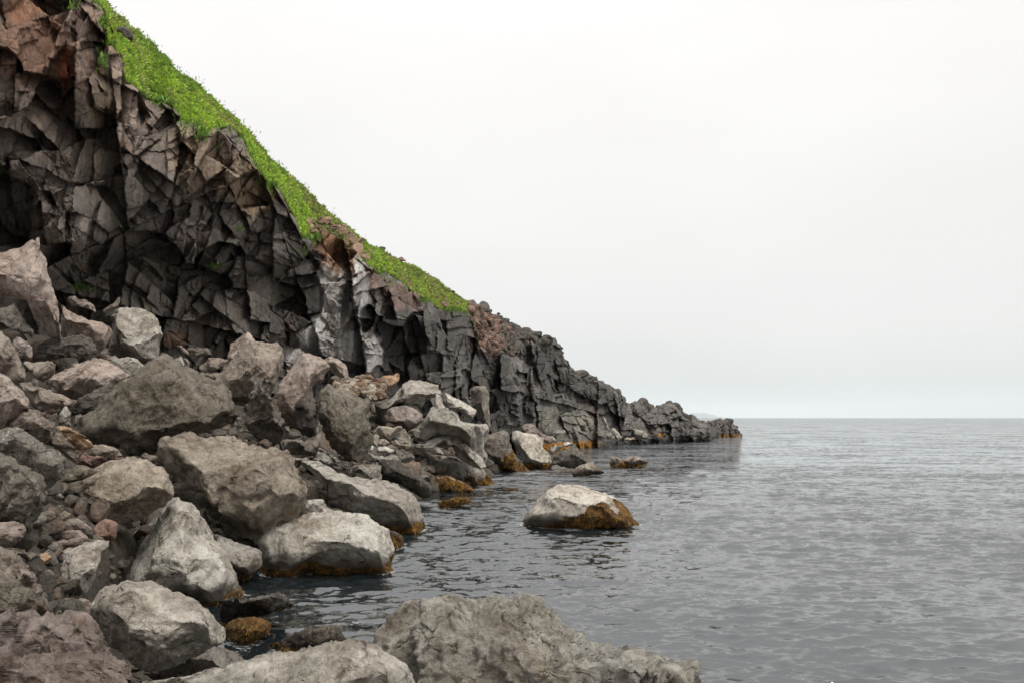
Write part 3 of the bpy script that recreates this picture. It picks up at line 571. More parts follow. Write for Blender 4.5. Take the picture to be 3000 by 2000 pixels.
# ------------------------------------------------------------------ depth of the boulder field (contact point -> distance)
wlD = lambda py: CAMZ * F / (py - 1222.0)
ANCH = [(-200,2050,5.6),(0,2000,6.6),(400,2000,7.4),(900,2000,8.2),(1500,2050,8.6),(2000,2050,9),(0,1750,10.5),(130,1900,9.5),(300,1880,14),(290,1950,wlD(1950)),(700,1950,13),(550,1985,12),
 (640,1800,wlD(1800)),(640,1870,wlD(1870)),(850,1885,wlD(1885)),(450,1740,wlD(1740)),(250,1760,20),(780,1665,wlD(1665)),(1160,1650,wlD(1650)),(600,1690,wlD(1690)),(1240,1560,wlD(1560)),(1250,1450,wlD(1450)),(1300,1440,wlD(1440)),(1450,1410,wlD(1410)),(1560,1380,wlD(1380)),(1650,1395,wlD(1395)),(1740,1390,wlD(1390)),
 (1300,1500,wlD(1500)),(1700,1535,wlD(1535)),(1850,1360,wlD(1360)),(1700,1320,120),(1800,1315,wlD(1315)),(0,1500,13.5),(0,1620,12),(-250,1500,11),(120,1420,19),(300,1500,22),(500,1560,26),(750,1590,28),(950,1450,36),(900,1500,33),(0,1240,24),(-250,1250,20),(0,1300,20),(300,1320,28),(600,1310,36),(800,1330,40),(1000,1345,43),(1070,1460,43),(1350,1310,62),
 (0,1120,31),(200,1150,35),(400,1060,45),(700,1180,48),(1100,1230,60),(1200,1330,54),(150,950,42),(0,950,38),(-250,950,30),(300,920,50),(500,1050,54),(640,1080,60),(850,1090,68),(1050,1130,76),(1300,1200,88),(1450,1250,95),(1450,1330,80),(1600,1330,100),(1570,1300,112)]
_A = np.array(ANCH, float)
def _k(r): return r
_d = np.hypot(_A[:, None, 0] - _A[None, :, 0], _A[:, None, 1] - _A[None, :, 1]) / 1000.0
_n = len(_A); _Mx = np.zeros((_n + 3, _n + 3)); _Mx[:_n, :_n] = -_d - np.eye(_n) * .01; _Pm = np.stack([np.ones(_n), _A[:, 0] / 1000, _A[:, 1] / 1000], 1)
_Mx[:_n, _n:] = _Pm; _Mx[_n:, :_n] = _Pm.T; _sol = np.linalg.solve(_Mx, np.concatenate([np.log(_A[:, 2]), np.zeros(3)]))
def Dfield(px, py):
    px = np.atleast_1d(np.asarray(px, float)); py = np.atleast_1d(np.asarray(py, float))
    r = np.hypot(px[:, None] - _A[None, :, 0], py[:, None] - _A[None, :, 1]) / 1000.0
    return np.exp(-r @ _sol[:_n] + _sol[_n] + _sol[_n + 1] * px / 1000 + _sol[_n + 2] * py / 1000)
# ------------------------------------------------------------------ unit spheres
_ico = {}
def ico(n):
    if n not in _ico:
        b = bmesh.new(); bmesh.ops.create_icosphere(b, subdivisions=n, radius=1)
        _ico[n] = (np.array([v.co[:] for v in b.verts]), np.array([[v.index for v in f.verts] for f in b.faces])); b.free()
    return _ico[n]
ZO = {'A': (0, 650, .31888), 'B': (0, 1100, .31888), 'C': (0, 1500, .31888), 'D': (700, 1500, .31888), 'E': (700, 1000, .31888), 'F': (1300, 1600, .34014), 'G': (800, 700, .31888), 'H': (1300, 850, .38265), 'J': (600, 400, .31888), 'K': (0, 0, .31888), 'S': (0, 0, 1.0)}
PAL = {'P': (.35, .335, .30), 'g': (.275, .26, .232), 'b': (.225, .195, .167), 'k': (.30, .25, .22), 'r': (.24, .155, .13), 'd': (.115, .105, .092), 'm': (.165, .15, .13), 'o': (.36, .25, .16), 't': (.285, .25, .205), 'w': (.43, .41, .38), 'x': (.175, .157, .128), 'v': (.235, .20, .182), 's': (.39, .365, .325)}
SHORE = []
def prs(z, s):
    ox, oy, k = ZO[z]; v = np.array([float(q) for q in s.replace(',', ' ').split()])
    return v
def rock(z, name, label, style, col, outline, ridge='', weed=0.0, bias=0.0, thick=1.0, dD=0.0, box=2.5, group=None, wet=1.0, D=None, rough=1.0, cuts=10, cat=None, wc=None, facet=.95, foot=None):
    ox, oy, k = ZO[z]
    o2 = prs(z, outline).reshape(-1, 2) * k + [ox, oy]
    rg = prs(z, ridge).reshape(-1, 3) if ridge else np.zeros((0, 3)); rg = rg.copy(); nrg = len(rg)
    rg[:, :2] = rg[:, :2] * k + [ox, oy]
    PALX = 1.3
    seed = int(abs(o2[0, 0] * 13 + o2[0, 1] * 7 + o2[2, 0] * 3)) % 100000; rs = np.random.RandomState(seed)
    lo, hi = o2.min(0), o2.max(0); w, h = hi - lo; hy = hi[1]
    if foot is None: foot = .22 if (weed > 0 or group == GW) else 0
    if foot and not D:
        ym = lo[1] + .55 * h; o2[:, 1] = np.where(o2[:, 1] > ym, o2[:, 1] + (o2[:, 1] - ym) * foot * 2.2, o2[:, 1]); hi = o2.max(0); h = hi[1] - lo[1]
    c = np.array([.5 * (lo[0] + hi[0]), .5 * (lo[1] + hi[1])])
    # centroid of the outline polygon
    x0, y0 = o2[:, 0], o2[:, 1]; x1, y1 = np.roll(x0, -1), np.roll(y0, -1); cr = x0 * y1 - x1 * y0; A = cr.sum() / 2
    if abs(A) > 1: c = np.array([((x0 + x1) * cr).sum(), ((y0 + y1) * cr).sum()]) / (6 * A)
    bx = c[0]; Dc = D if D else float(Dfield(bx, hy if hy < 2000 else 2000)[0]) if (not foot or hy < 1240) else float(CAMZ * F / (hy - 1222))
    s = Dc / F; T = .62 * min(w, h) * s * thick * (1.0 if max(w, h) < 2.2 * min(w, h) else 1.15)
    Dc = Dc + (.35 if not foot else .55) * T + dD
    # radial outline table
    NT_ = 720; th = np.linspace(0, 2 * math.pi, NT_, endpoint=False); dr = np.stack([np.cos(th), np.sin(th)], 1); R = np.zeros(NT_)
    for a, b in zip(o2 - c, np.roll(o2 - c, -1, 0)):
        e_ = b - a; den = dr[:, 0] * e_[1] - dr[:, 1] * e_[0]; den = np.where(abs(den) < 1e-9, 1e-9, den)
        t = (a[0] * e_[1] - a[1] * e_[0]) / den; u = (a[0] * dr[:, 1] - a[1] * dr[:, 0]) / den
        ok = (t > 0) & (u >= -1e-6) & (u <= 1 + 1e-6); R = np.where(ok, np.maximum(R, t), R)
    R[R == 0] = R[R > 0].mean() if (R > 0).any() else 5
    kk = 3 if style != 'smooth' else 5
    ker = np.hanning(kk + 2)[1:-1]; ker /= ker.sum(); R = np.convolve(np.concatenate([R[-kk:], R, R[:kk]]), ker, 'same')[kk:-kk] * 1.012
    pix = max(w, h) * .341
    lv = 4 if pix < 20 else 5 if pix < 60 else 6 if pix < 190 else 7
    U, Fc = ico(lv)
    # sphere axes: x -> px, y -> -py(up), z -> toward the camera
    ph = np.arctan2(-U[:, 1], U[:, 0]) % (2 * math.pi); rho = np.hypot(U[:, 0], U[:, 1])
    r = np.interp(ph, np.append(th, 2 * math.pi), np.append(R, R[0])) * rho ** .95
    q = c + np.stack([np.cos(ph), np.sin(ph)], 1) * r[:, None]
    hp = np.sqrt(np.clip(1 - np.clip(rho, 0, 1) ** 2, 0, 1)) if facet < .5 else (1 - np.clip(rho, 0, 1) ** (box + 2.2)) ** (1 / 2.1)
    front = U[:, 2] > 0
    if len(rg) == 0 and facet > 0 and style != 'hairy':
        n = 3 if pix < 60 else 4
        for i in range(n):
            rg = np.vstack([rg, [c[0] + w * (-.30 + .60 * (i + .5) / n) + rs.normal(0, w * .03), c[1] - h * rs.uniform(.10, .27), rs.uniform(.7, 1.0)]])
        rg = np.vstack([rg, [c[0] - w * rs.uniform(.12, .25), c[1] + h * rs.uniform(.15, .28), rs.uniform(.6, .9)], [c[0] + w * rs.uniform(.12, .25), c[1] + h * rs.uniform(.15, .28), rs.uniform(.6, .9)]])
    if len(rg):
        pts = [Vector(p) for p in np.vstack([o2, rg[:, :2]])]
        vals = np.concatenate([np.zeros(len(o2)), rg[:, 2]])
        vo, _, fo, ov, _, _ = delaunay_2d_cdt(pts, [], [], 0, 1e-5)
        vv = np.array([[p[0], p[1]] for p in vo]); vh = np.array([vals[a[0]] if len(a) else 0 for a in ov])
        def ev(Q):
            best = np.zeros(len(Q)); 
            for f in fo:
                a, b, c_ = vv[f[0]], vv[f[1]], vv[f[2]]; d = (b[0] - a[0]) * (c_[1] - a[1]) - (c_[0] - a[0]) * (b[1] - a[1])
                if abs(d) < 1e-6: continue
                u = ((Q[:, 0] - a[0]) * (c_[1] - a[1]) - (c_[0] - a[0]) * (Q[:, 1] - a[1])) / d
                v = ((b[0] - a[0]) * (Q[:, 1] - a[1]) - (Q[:, 0] - a[0]) * (b[1] - a[1])) / d
                ins = (u >= -1e-4) & (v >= -1e-4) & (u + v <= 1.0001)
                best = np.where(ins, vh[f[0]] * (1 - u - v) + vh[f[1]] * u + vh[f[2]] * v, best)
            return best
        rb = min(w, h) * (.012 if z in 'AES' else .022)
        wob = np.stack([fbm(np.stack([q[:, 0], q[:, 1], 0 * ph], -1) / (min(w, h) * .35) + seed % 97, 3), fbm(np.stack([q[:, 0], q[:, 1], 0 * ph], -1) / (min(w, h) * .35) + 55, 3)], 1) * min(w, h) * .085
        Fh = 0
        for dx_, dy_ in ((0, 0), (1, .3), (-.3, 1), (-1, -.3), (.3, -1)): Fh = Fh + ev(q + wob + np.array([dx_, dy_]) * rb) / 5
        ht = hp * .24 + Fh * facet * 1.1
    else: ht = hp
    hgt = np.where(front, ht * T, -hp * T * .8)
    V = P(q[:, 0], q[:, 1], Dc - hgt)
    cen = P(c[0], c[1], Dc)[None][0] if False else P(c[0], c[1], Dc)
    # planar chips
    size = np.array([w * s / 2, T, h * s / 2]); L = float(np.mean(size)); rmax = float(max(size))
    Lc = V - cen
    for i in range(cuts):
        n = rs.normal(size=3); n[1] = -abs(n[1]) * 1.5 - .9; n[2] = n[2] * .9 + .25; n /= np.linalg.norm(n)
        pr = Lc @ n; m = np.percentile(pr, 99.6); kcut = m * rs.uniform(.80, .95)
        over = np.clip(pr - kcut, 0, .07 * min(L, T * 1.5)); Lc -= n * (over * .9)[:, None]
    V = cen + Lc
    ang_ = (z in 'AESHJK') and style not in ('hairy',) and facet > .5 and thick < 1.5
    N0 = vnormals(V, Fc); 
    if ((V - cen) * N0).sum(1).mean() < 0: N0 = -N0
    for kq in range(0 if group == GF else (16 if nrg else 22) if ang_ else 9):
        i = rs.randint(len(V)); sp_ = V[i]; nq = N0[np.linalg.norm(V - sp_, axis=1) < .22 * L].mean(0) + rs.normal(0, .16, 3); nq /= np.linalg.norm(nq)
        dl = min(L, T) * rs.uniform(.04, (.15 if nrg else .20) if ang_ else .09); pr = (V - sp_) @ nq + dl; ds = np.linalg.norm(V - sp_, axis=1)
        V = V - nq * (np.clip(pr, 0, min(L, T) * .20) * (1 - sstep(ds, .55 * L, .95 * L)))[:, None]
    if not foot:
        for ax_i, ee in ((0, w), (2, h)):
            a0, a1 = np.percentile(V[:, ax_i], [.3, 99.7]); mid_ = (a0 + a1) / 2; V[:, ax_i] = mid_ + (V[:, ax_i] - mid_) * float(np.clip(ee * s * 1.045 / (a1 - a0), 1.0, 1.18))
    N = vnormals(V, Fc); sg = np.sign(((V - cen) * N).sum(1).mean()); N *= sg
    amp = {'smooth': .05, 'rough': .06, 'layered': .05, 'speckled': .05, 'hairy': .05}[style] * rough
    pf = V / L
    disp = amp * L * (fbm(pf * 1.3 + seed % 31, 3) * 1.4 + fbm(pf * 4.5 + 3, 4, .6) * .8)
    warp = pf + .35 * np.stack([fbm(pf * 1.1 + 13, 2), fbm(pf * 1.1 + 29, 2), fbm(pf * 1.1 + 47, 2)], -1) * 2
    ang = rs.uniform(0, 3.14); ax_ = np.array([math.cos(ang), .3, math.sin(ang)]); st_ = np.stack([warp @ ax_ * 3.6, warp @ np.cross(ax_, [0, 1, 0]) * .9, warp[:, 1] * .9], -1)
    fur = fbm(st_ + seed % 53, 4, .55, True); disp += amp * L * 1.15 * fur * sstep(fbm(pf * .8 + 90, 2), -.25, .25)
    disp += amp * L * .38 * fbm(pf * 11 + 40, 4, .62) + amp * L * .30 * fbm(pf * 7 + 60, 3, .6, True) * sstep(fbm(pf * 1.5 + 20, 2), -.1, .2)
    if style in ('rough', 'layered'): disp += amp * L * .7 * fbm(pf * 3.0 + 11, 4, .6, True)
    # hollows worn into the stone
    hl = fbm(pf * 2.6 + 71, 2); disp -= amp * L * 1.2 * sstep(hl, .18, .36)
    fine = np.clip(s * 3.0, .012, .12); disp += fine * 1.0 * fbm(V / (fine * 6), 4, .62) * (1.7 if style != 'smooth' else 1.0)
    vw = V + .5 * np.stack([fbm(V * .9 + 13, 3), fbm(V * .9 + 29, 3), fbm(V * .9 + 47, 3)], -1)
    gk = float(np.clip(L / 1.2, .25, 1.4)) * ((1.5 if z == 'C' else .5 if z == 'S' and 'slab' in label else 1.15) if group == GF else 1.0 if style != 'smooth' else .55)
    rid = fbm(np.stack([vw @ np.array([.8, .2, -.5]) * 2.2, vw @ np.array([.5, .1, .8]) * .8, vw[:, 1] * .9], -1) / max(L, .5) * 1.3 + seed % 41, 5, .6, True)
    disp -= gk * .085 * sstep(rid, .08, .30); disp += gk * .05 * fbm(V * 2.3 + 7, 4, .62)
    pitn = fbm(V * 3.4 + 91, 2); disp -= gk * .05 * sstep(pitn, .26, .40)
    if style == 'layered':
        ax = np.array([.45, .1, .9]); cc_ = V @ ax / (L * .10); disp += L * .03 * (fbm(np.stack([cc_, pf[:, 0] * .6, pf[:, 1] * .6], -1), 3) * 2)
    V = V + N * disp[:, None]
    zz = V[:, 2]; nzv = fbm(V / 1.1 + 5, 3)
    wetv = sstep(-(zz + nzv * .25), -.75, -.35) * wet
    wd = np.zeros(len(V))
    if weed > 0:
        side = np.clip((q[:, 0] - lo[0]) / w, 0, 1); hh = weed * .8 * (1 + bias * (side - .5) * 2) * (1 + 2.2 * nzv)
        wd = .80 * sstep(hh - zz, -.10 * weed, .25 * weed) * (zz > -.5)
        if wc is not None: wd = np.maximum(wd, 0) 
    org = [cen[0], cen[1], V[:, 2].min()]
    if sg < 0: Fc = Fc[:, ::-1]
    o = mesh_obj(name, V, Fc, M[style], cols={'weed': wd, 'wet': wetv}, origin=org)
    cb = np.array(PAL[col]) * PALX * rs.uniform(.94, 1.06); o.color = (*cb, 1)
    tag(o, label, cat or name.split('_')[-1], group)
    SHORE.append(V[(np.abs(V[:, 2]) < .10 + .0025 * Dc)][:, :2])
    if weed > 0:
        sel = np.where((wd > .5) & (V[:, 2] > -.15) & ((V - 0)[:, 1] < Dc + .5 * T))[0]
        if len(sel) > 20:
            m_ = int(np.clip(w * s * 900, 700, 7000)); i = rs.choice(sel, m_); Nn = vnormals(V, Fc); Nn *= np.sign(((V - cen) * Nn).sum(1).mean())
            L0 = float(np.clip(.0021 * Dc, .05, .20)); dirs = Nn[i] * .55 + np.array([0, -.05, -1.0]) + rs.normal(0, .25, (m_, 3))
            cl = fbm(V[i] * 2.2, 2)[:, None] + rs.normal(0, .12, (m_, 1)); a_ = sstep(cl, -.12, .16)
            cc = np.array([.050, .034, .016]) * (1 - a_) + np.array([.44, .235, .045]) * a_; ol_ = (rs.uniform(size=(m_, 1)) < .2); cc = np.where(ol_, np.array([.13, .10, .035]), cc)
            BV, BF, BC = blades('f', V[i] + rs.normal(0, .01, (m_, 3)), dirs, L0, cc, '', rs, .13, .3)
            k_ = mesh_obj('seaweed', BV - np.array(org), BF, ML, False, cols={'Col': BC}, parent=o); k_['kind'] = 'stuff'
    return o
GB = 'boulders heaped below the cliff'; GS = 'small stones lodged between the boulders'; GW = 'rocks standing in the sea'; GC = 'rounded cobbles in the lower left hollow'; GF = 'foreground rocks along the lower edge'; GT = 'stones at the foot of the headland cliff'
B = lambda z, l, st, c, o, r='', **k: rock(z, 'boulder', l, st, c, o, r, group=k.pop('group', GB), **k)
T_ = lambda z, l, st, c, o, r='', **k: rock(z, 'stone', l, st, c, o, r, group=k.pop('group', GS), **k)
# ---- upper left
B('A','tall pyramid shaped boulder with pale right face and reddish left face','smooth','k','-280,320 0,250 120,210 230,145 275,135 312,155 330,210 380,320 430,410 470,560 510,660 540,770 548,900 543,1060 515,1000 380,900 230,790 120,760 -100,720 -300,600','280,230,.75 322,520,.95 245,640,.8 300,770,.5 60,520,.5 -120,500,.5 460,880,.30',box=3,thick=.9,cuts=2)
B('A','dark rounded block under the pyramid shaped boulder','rough','m','-150,800 0,790 80,762 150,758 220,810 280,900 305,1000 302,1060 200,1060 50,1020 -150,1010')
B('A','smooth brown boulder leaning in at the left edge under the dark block','smooth','b','-300,1000 0,985 70,1040 120,1130 180,1250 240,1370 210,1480 100,1450 0,1400 -300,1330','120,1180,.7 60,1220,.8 -100,1150,.7',box=2.2)
B('A','pinkish broad boulder right of the pyramid with a dark hollow','smooth','k','540,770 620,770 650,800 800,830 950,880 1030,925 1042,990 1025,1060 960,1150 870,1200 700,1120 540,1090','600,900,.55 760,960,.7 920,1010,.85 1000,960,.5 860,1120,.5')
B('A','big square boulder with pale flat top and shadowed front','smooth','g','960,880 1050,850 1150,828 1260,818 1330,835 1420,885 1500,935 1525,1000 1510,1100 1485,1270 1440,1330 1380,1335 1250,1270 1100,1225 960,1200 975,1090 1040,990 1050,960','1060,955,.75 1180,945,.92 1350,950,.98 1470,990,.65 1210,1120,.85 1150,1000,.85 1330,1200,.7',box=3,cuts=5)
T_('A','small striped stone perched behind the pinkish boulder','layered','v','610,700 640,692 700,690 745,690 790,695 840,740 875,790 872,830 830,820 760,810 690,790 640,760')
T_('A','pointed small grey stone at the cliff foot left of centre','smooth','b','940,800 990,760 1060,720 1090,695 1108,705 1105,780 1060,820 1000,850 950,830')
T_('A','low pale stone tucked behind the big square boulder','smooth','g','970,865 1010,825 1060,800 1120,785 1170,785 1175,825 1130,850 1060,870')
B('A','jagged dark brown slab with broken layers','layered','d','320,1190 380,1120 450,1090 540,1060 600,1050 690,1045 770,1050 830,1090 860,1140 880,1190 870,1250 790,1270 700,1290 600,1285 500,1280 400,1250 340,1225',rough=1.5,thick=.9)
T_('A','small stone with pale top beside the jagged slab','smooth','v','100,1085 140,1070 190,1075 250,1110 295,1150 300,1210 290,1255 220,1270 150,1240 120,1150')
B('A','brown blocky boulder under the jagged slab','smooth','b','205,1285 300,1270 440,1262 500,1285 512,1320 505,1390 470,1440 400,1480 330,1440 290,1390 235,1340','270,1300,.5 450,1310,.8 370,1400,.7')
B('A','wide grey boulder with pinkish crown and dark underside','smooth','k','440,1560 455,1450 520,1370 580,1320 640,1295 780,1258 900,1262 980,1280 1050,1330 1150,1380 1200,1415 1120,1480 1060,1530 950,1590 800,1640 600,1640 470,1610','560,1430,.6 700,1420,.85 850,1440,.95 950,1530,.6 1040,1400,.55 600,1540,.75',cuts=4)
B('A','pale slab leaning behind the wide pinkish crowned boulder','smooth','g','960,1260 1030,1240 1120,1237 1210,1240 1280,1285 1332,1335 1300,1375 1250,1405 1190,1430 1080,1400 980,1340',dD=1.2)
T_('A','small brownish stone on top of the wide boulder','smooth','k','880,1240 910,1212 960,1205 1010,1230 1025,1258 980,1272 920,1270')
T_('A','angular stone in the rubble below the cliff wall','smooth','b','1830,1320 1870,1270 1930,1248 2000,1250 2080,1275 2085,1290 2010,1340 1940,1380 1870,1385 1840,1360')
T_('A','flat layered stone against the cliff wall','layered','m','1715,1165 1750,1150 1830,1155 1900,1160 1940,1180 1935,1220 1880,1235 1800,1248 1745,1225')
T_('A','thin tilted stone beside the flat layered stone','smooth','k','1595,1140 1625,1122 1665,1140 1725,1195 1725,1225 1670,1205 1620,1180')
T_('A','little round stone below the thin tilted stone','smooth','g','1590,1265 1620,1235 1660,1225 1692,1260 1690,1310 1650,1335 1605,1310')
T_('A','little egg shaped stone in the upper rubble','smooth','m','1680,1270 1700,1245 1735,1260 1748,1300 1735,1330 1690,1325')
T_('A','dark flat stone behind the fan shaped boulder','smooth','m','1815,1390 1900,1380 1980,1380 2010,1400 1960,1430 1880,1455 1830,1425')
T_('A','pale stone at the fan boulder shoulder','smooth','P','1640,1350 1720,1335 1790,1345 1840,1390 1800,1430 1720,1420 1660,1390')
B('S','reddish peaked boulder at the cliff foot','smooth','k','668,1040 672,1005 690,985 712,973 735,985 748,1003 790,1012 780,1040 740,1060 690,1070')
B('S','large two toned boulder with pale shoulders left of the peaked boulder','smooth','b','610,1110 640,1090 672,1065 700,1020 740,1005 790,1015 812,1008 825,1045 822,1080 812,1105 790,1150 760,1185 720,1178 670,1165 630,1150','690,1060,.6 740,1050,.7 800,1060,.5 700,1110,.85 770,1110,.85 720,1155,.7')
# ---- left middle
B('B','smooth tan boulder at the left edge below the leaning boulder','smooth','k','-300,-110 -100,-80 0,-20 40,20 130,45 190,90 250,170 300,260 328,325 200,350 120,420 60,470 0,500 -300,460','40,40,.6 120,180,.85 230,260,.6 0,300,.85 -150,100,.7',box=2.2)
B('B','long slab with pale upper edge below the wide boulder','smooth','b','170,75 260,85 360,115 450,142 560,175 690,228 660,270 560,285 450,300 340,325 300,260 240,160','250,130,.7 450,190,.85 600,240,.7')
B('B','dark plank like slab wedged against the fan shaped boulder','layered','d','600,300 640,260 700,230 800,170 900,120 980,80 1045,90 1040,140 980,190 940,260 900,330 800,350 700,360',dD=-.5)
T_('B','small reddish stone under the dark plank like slab','rough','r','425,335 440,285 475,268 510,300 540,330 480,350')
T_('B','speckled upright stone between the slabs','speckled','g','530,440 545,350 590,285 620,290 650,350 655,450 600,480')
T_('B','white egg shaped pebble in the dark gap','smooth','w','425,80 428,45 448,30 466,42 455,75')
B('B','huge fan shaped brown boulder with cracked top left of centre','rough','x','690,560 740,470 770,390 860,330 940,260 945,180 1000,110 1080,40 1200,0 1280,-60 1350,-130 1400,-178 1490,-182 1580,-130 1660,-70 1780,-10 1850,20 2000,75 2110,150 2108,230 2150,340 2190,470 2150,520 2060,545 1900,560 1720,590 1560,640 1450,690 1420,770 1250,790 1110,750 1000,650 850,640','1480,-60,.45 1250,60,.55 1700,60,.70 1820,230,.85 1500,240,.75 1150,230,.5 1950,400,.85 1300,480,.5 1600,480,.8 1000,420,.4 1250,620,.35',box=2.6,cuts=5,rough=.7,thick=.85)
T_('B','small dark stone left of the fan boulder foot','smooth','m','660,440 690,370 740,358 775,375 730,420 680,470')
B('B','layered plank like rock slanting down at the left','layered','b','60,480 110,430 160,370 240,345 320,340 400,390 500,460 560,520 640,620 700,660 752,692 700,760 655,800 600,760 540,720 460,680 400,640 330,590 270,560 160,500',rough=1.2,cuts=3,dD=.4)
B('B','dark conglomerate boulder studded with white specks','speckled','m','-200,530 -80,510 60,478 160,490 270,562 350,610 430,680 520,690 620,790 612,870 540,950 400,1020 360,960 290,880 220,830 100,770 -200,700','100,580,.7 300,680,.8 480,780,.9 350,800,.7 -60,620,.7',thick=1.1,cuts=3)
B('B','mossy dark brown boulder at the left edge with rough front','rough','x','-300,720 -100,700 0,715 100,740 220,830 300,890 360,935 410,1010 440,1095 400,1180 355,1280 310,1340 250,1420 100,1360 -300,1350','120,850,.6 260,960,.8 330,1100,.6 150,1150,.9 -50,1000,.9 200,1290,.6',rough=1.2)
B('B','tan slab behind the layered plank rock','layered','o','520,475 570,468 640,485 780,560 840,610 862,645 800,670 740,690 690,660 620,590',rough=.8)
B('B','low brown stone at the foot of the fan shaped boulder','smooth','b','745,690 800,655 870,640 960,632 1030,640 1080,690 1115,750 1040,760 960,755 860,750 790,725')
B('B','flat brick red rock with a split','layered','r','640,790 700,740 740,700 790,715 860,740 960,750 1050,760 1120,755 1195,770 1120,800 1000,820 940,850 880,872 800,850 700,825',rough=.7)
B('B','greenish brown wedge beside the speckled boulder','smooth','x','620,830 690,822 760,830 820,850 885,880 820,920 740,955 640,975 540,985 590,920')
B('B','broad pale beige boulder with brown left flank','smooth','t','480,1110 500,1060 560,1000 640,990 720,950 860,890 1000,820 1110,795 1220,778 1330,795 1420,850 1480,860 1550,930 1590,1010 1605,1100 1500,1180 1400,1230 1300,1285 1220,1310 1150,1345 1080,1360 980,1370 880,1392 750,1350 640,1270 560,1200','590,1075,.55 720,1180,.75 880,1320,.62 1000,1190,.85 1160,1150,.80 1180,1290,.5 1300,1000,.88 1480,1080,.70 950,1000,.72 1200,880,.5',cuts=3,box=2.4,rough=1.1)
B('B','small brown boulder wedged above the broad beige boulder','rough','b','1295,740 1330,715 1430,728 1470,790 1510,860 1450,850 1400,825 1340,800')
B('S','massive central boulder with pitted brown crown and pale foot','rough','t','459,1325 470,1308 500,1300 535,1294 548,1282 600,1268 650,1266 700,1270 760,1285 800,1305 845,1345 872,1385 895,1420 898,1460 875,1510 845,1545 800,1580 755,1600 720,1585 690,1560 640,1555 605,1530 590,1500 575,1470 530,1430 495,1395 470,1360','500,1312,.42 540,1302,.55 562,1340,.80 580,1420,.90 600,1490,.75 680,1340,.62 760,1390,.78 700,1450,.92 820,1470,.72 700,1530,.75 790,1540,.65',box=2.5,cuts=4,rough=.55)
B('C','tall pale grey boulder with sharp crest and flowing folds','smooth','P','765,800 800,710 860,590 895,500 935,415 1000,330 1060,255 1075,160 1090,110 1180,85 1260,55 1380,20 1480,0 1520,-60 1565,-120 1640,-145 1720,-110 1800,-60 1840,0 1870,60 1935,180 1980,260 2060,340 2130,430 2180,500 2200,600 2190,720 2080,750 1960,790 1850,815 1760,800 1640,760 1400,780 1180,760 900,800','1640,40,.55 1560,240,.62 1250,330,.60 1000,560,.50 1420,380,.75 1720,380,.82 1950,450,.78 1880,640,.9 1560,580,.90 1200,560,.72 2080,620,.62',box=2.5,cuts=2,weed=.35,rough=1.4)
# ---- lower left hollow
B('C','rounded brown boulder with dark seams at the left edge','layered','k','-250,90 0,90 60,98 140,88 205,100 240,160 222,230 150,290 80,325 -100,310 -250,300',group=GC,rough=.6)
T_('C','small rounded cobble under the mossy boulder','smooth','g','262,180 285,130 340,108 410,110 435,160 400,205 350,228 290,222',group=GC)
T_('C','lichen tinted cobble leaning on the mossy boulder','smooth','x','280,120 310,50 370,0 440,-18 500,0 515,50 470,80 400,100 330,125',group=GC)
T_('C','pale knuckle shaped cobble between the small rounded ones','smooth','t','425,120 480,90 530,50 560,10 600,-10 650,20 620,70 560,110 530,165 450,175',group=GC)
B('C','brown hummock shaped stone below the beige boulder','smooth','b','530,150 580,85 650,55 710,60 780,100 850,150 830,210 750,225 650,195 560,180',group=GC)
B('C','pinkish flat topped stone in the lower left hollow','smooth','k','315,245 380,200 450,175 550,165 650,163 720,170 790,222 760,260 620,275 480,275 380,270',group=GC)
B('C','wide brown stone under the pinkish flat topped one','smooth','b','285,370 310,300 360,262 480,268 600,255 760,235 860,250 880,285 760,310 650,330 570,370 530,420 480,435 400,425 320,400',group=GC)
B('C','egg shaped red brown boulder beside the tall pale boulder','smooth','r','790,225 830,170 880,115 960,65 1030,70 1080,115 1075,190 1050,245 960,255 860,250','',facet=0,box=2.1,group=GC,cuts=0)
T_('C','small orange pebble under the egg shaped boulder','smooth','o','925,245 960,232 1010,224 1045,238 1055,255 1010,272 955,272',group=GC)
T_('C','mossy knob beside the orange pebble','rough','x','790,260 830,215 890,205 945,235 940,275 860,290',group=GC)
T_('C','pink cobble left of the wide brown stone','smooth','k','75,325 110,280 180,245 260,235 320,260 290,330 200,320 130,335',group=GC)
T_('C','round rosy cobble in front of the pink cobble','smooth','k','150,330 190,285 250,275 295,310 295,400 240,380',group=GC)
T_('C','rounded beige cobble above the smooth left boulder','smooth','t','20,345 80,320 160,322 220,345 285,415 250,445 170,420 80,380',group=GC)
B('C','ochre block with flat facets among the cobbles','smooth','o','240,440 300,410 370,390 420,378 460,400 488,442 430,475 370,500 310,535',group=GC,box=3)
B('C','white veined grey boulder below the ochre block','smooth','w','305,545 390,495 480,460 540,380 600,340 660,315 790,278 900,285 1015,280 985,340 930,420 900,500 860,600 790,740 700,780 610,810 540,860 470,885 430,850 380,700','600,480,.6 800,420,.55 720,620,.9 520,640,.8 860,500,.7 760,720,.5',group=GB,cuts=3,rough=1.2)
B('C','smooth olive brown boulder at the left edge beside the white veined one','smooth','b','-300,330 -100,330 0,340 120,380 240,470 330,570 370,640 410,740 445,870 380,910 300,860 200,760 0,700 -300,660','60,420,.5 220,560,.8 350,760,.6 50,620,.9',group=GF,box=2.2)
B('C','banded boulder with curved ledges at the left edge','layered','x','-300,600 -100,595 0,602 160,635 300,720 380,790 430,850 465,905 420,940 200,950 -300,960','0,700,.8 250,800,.8 380,880,.5 100,880,.8',group=GF,rough=1.3,dD=-.3)
T_('C','small grey stone beside the rosy round stone','smooth','g','470,905 520,870 590,852 640,870 660,920 600,940 500,935')
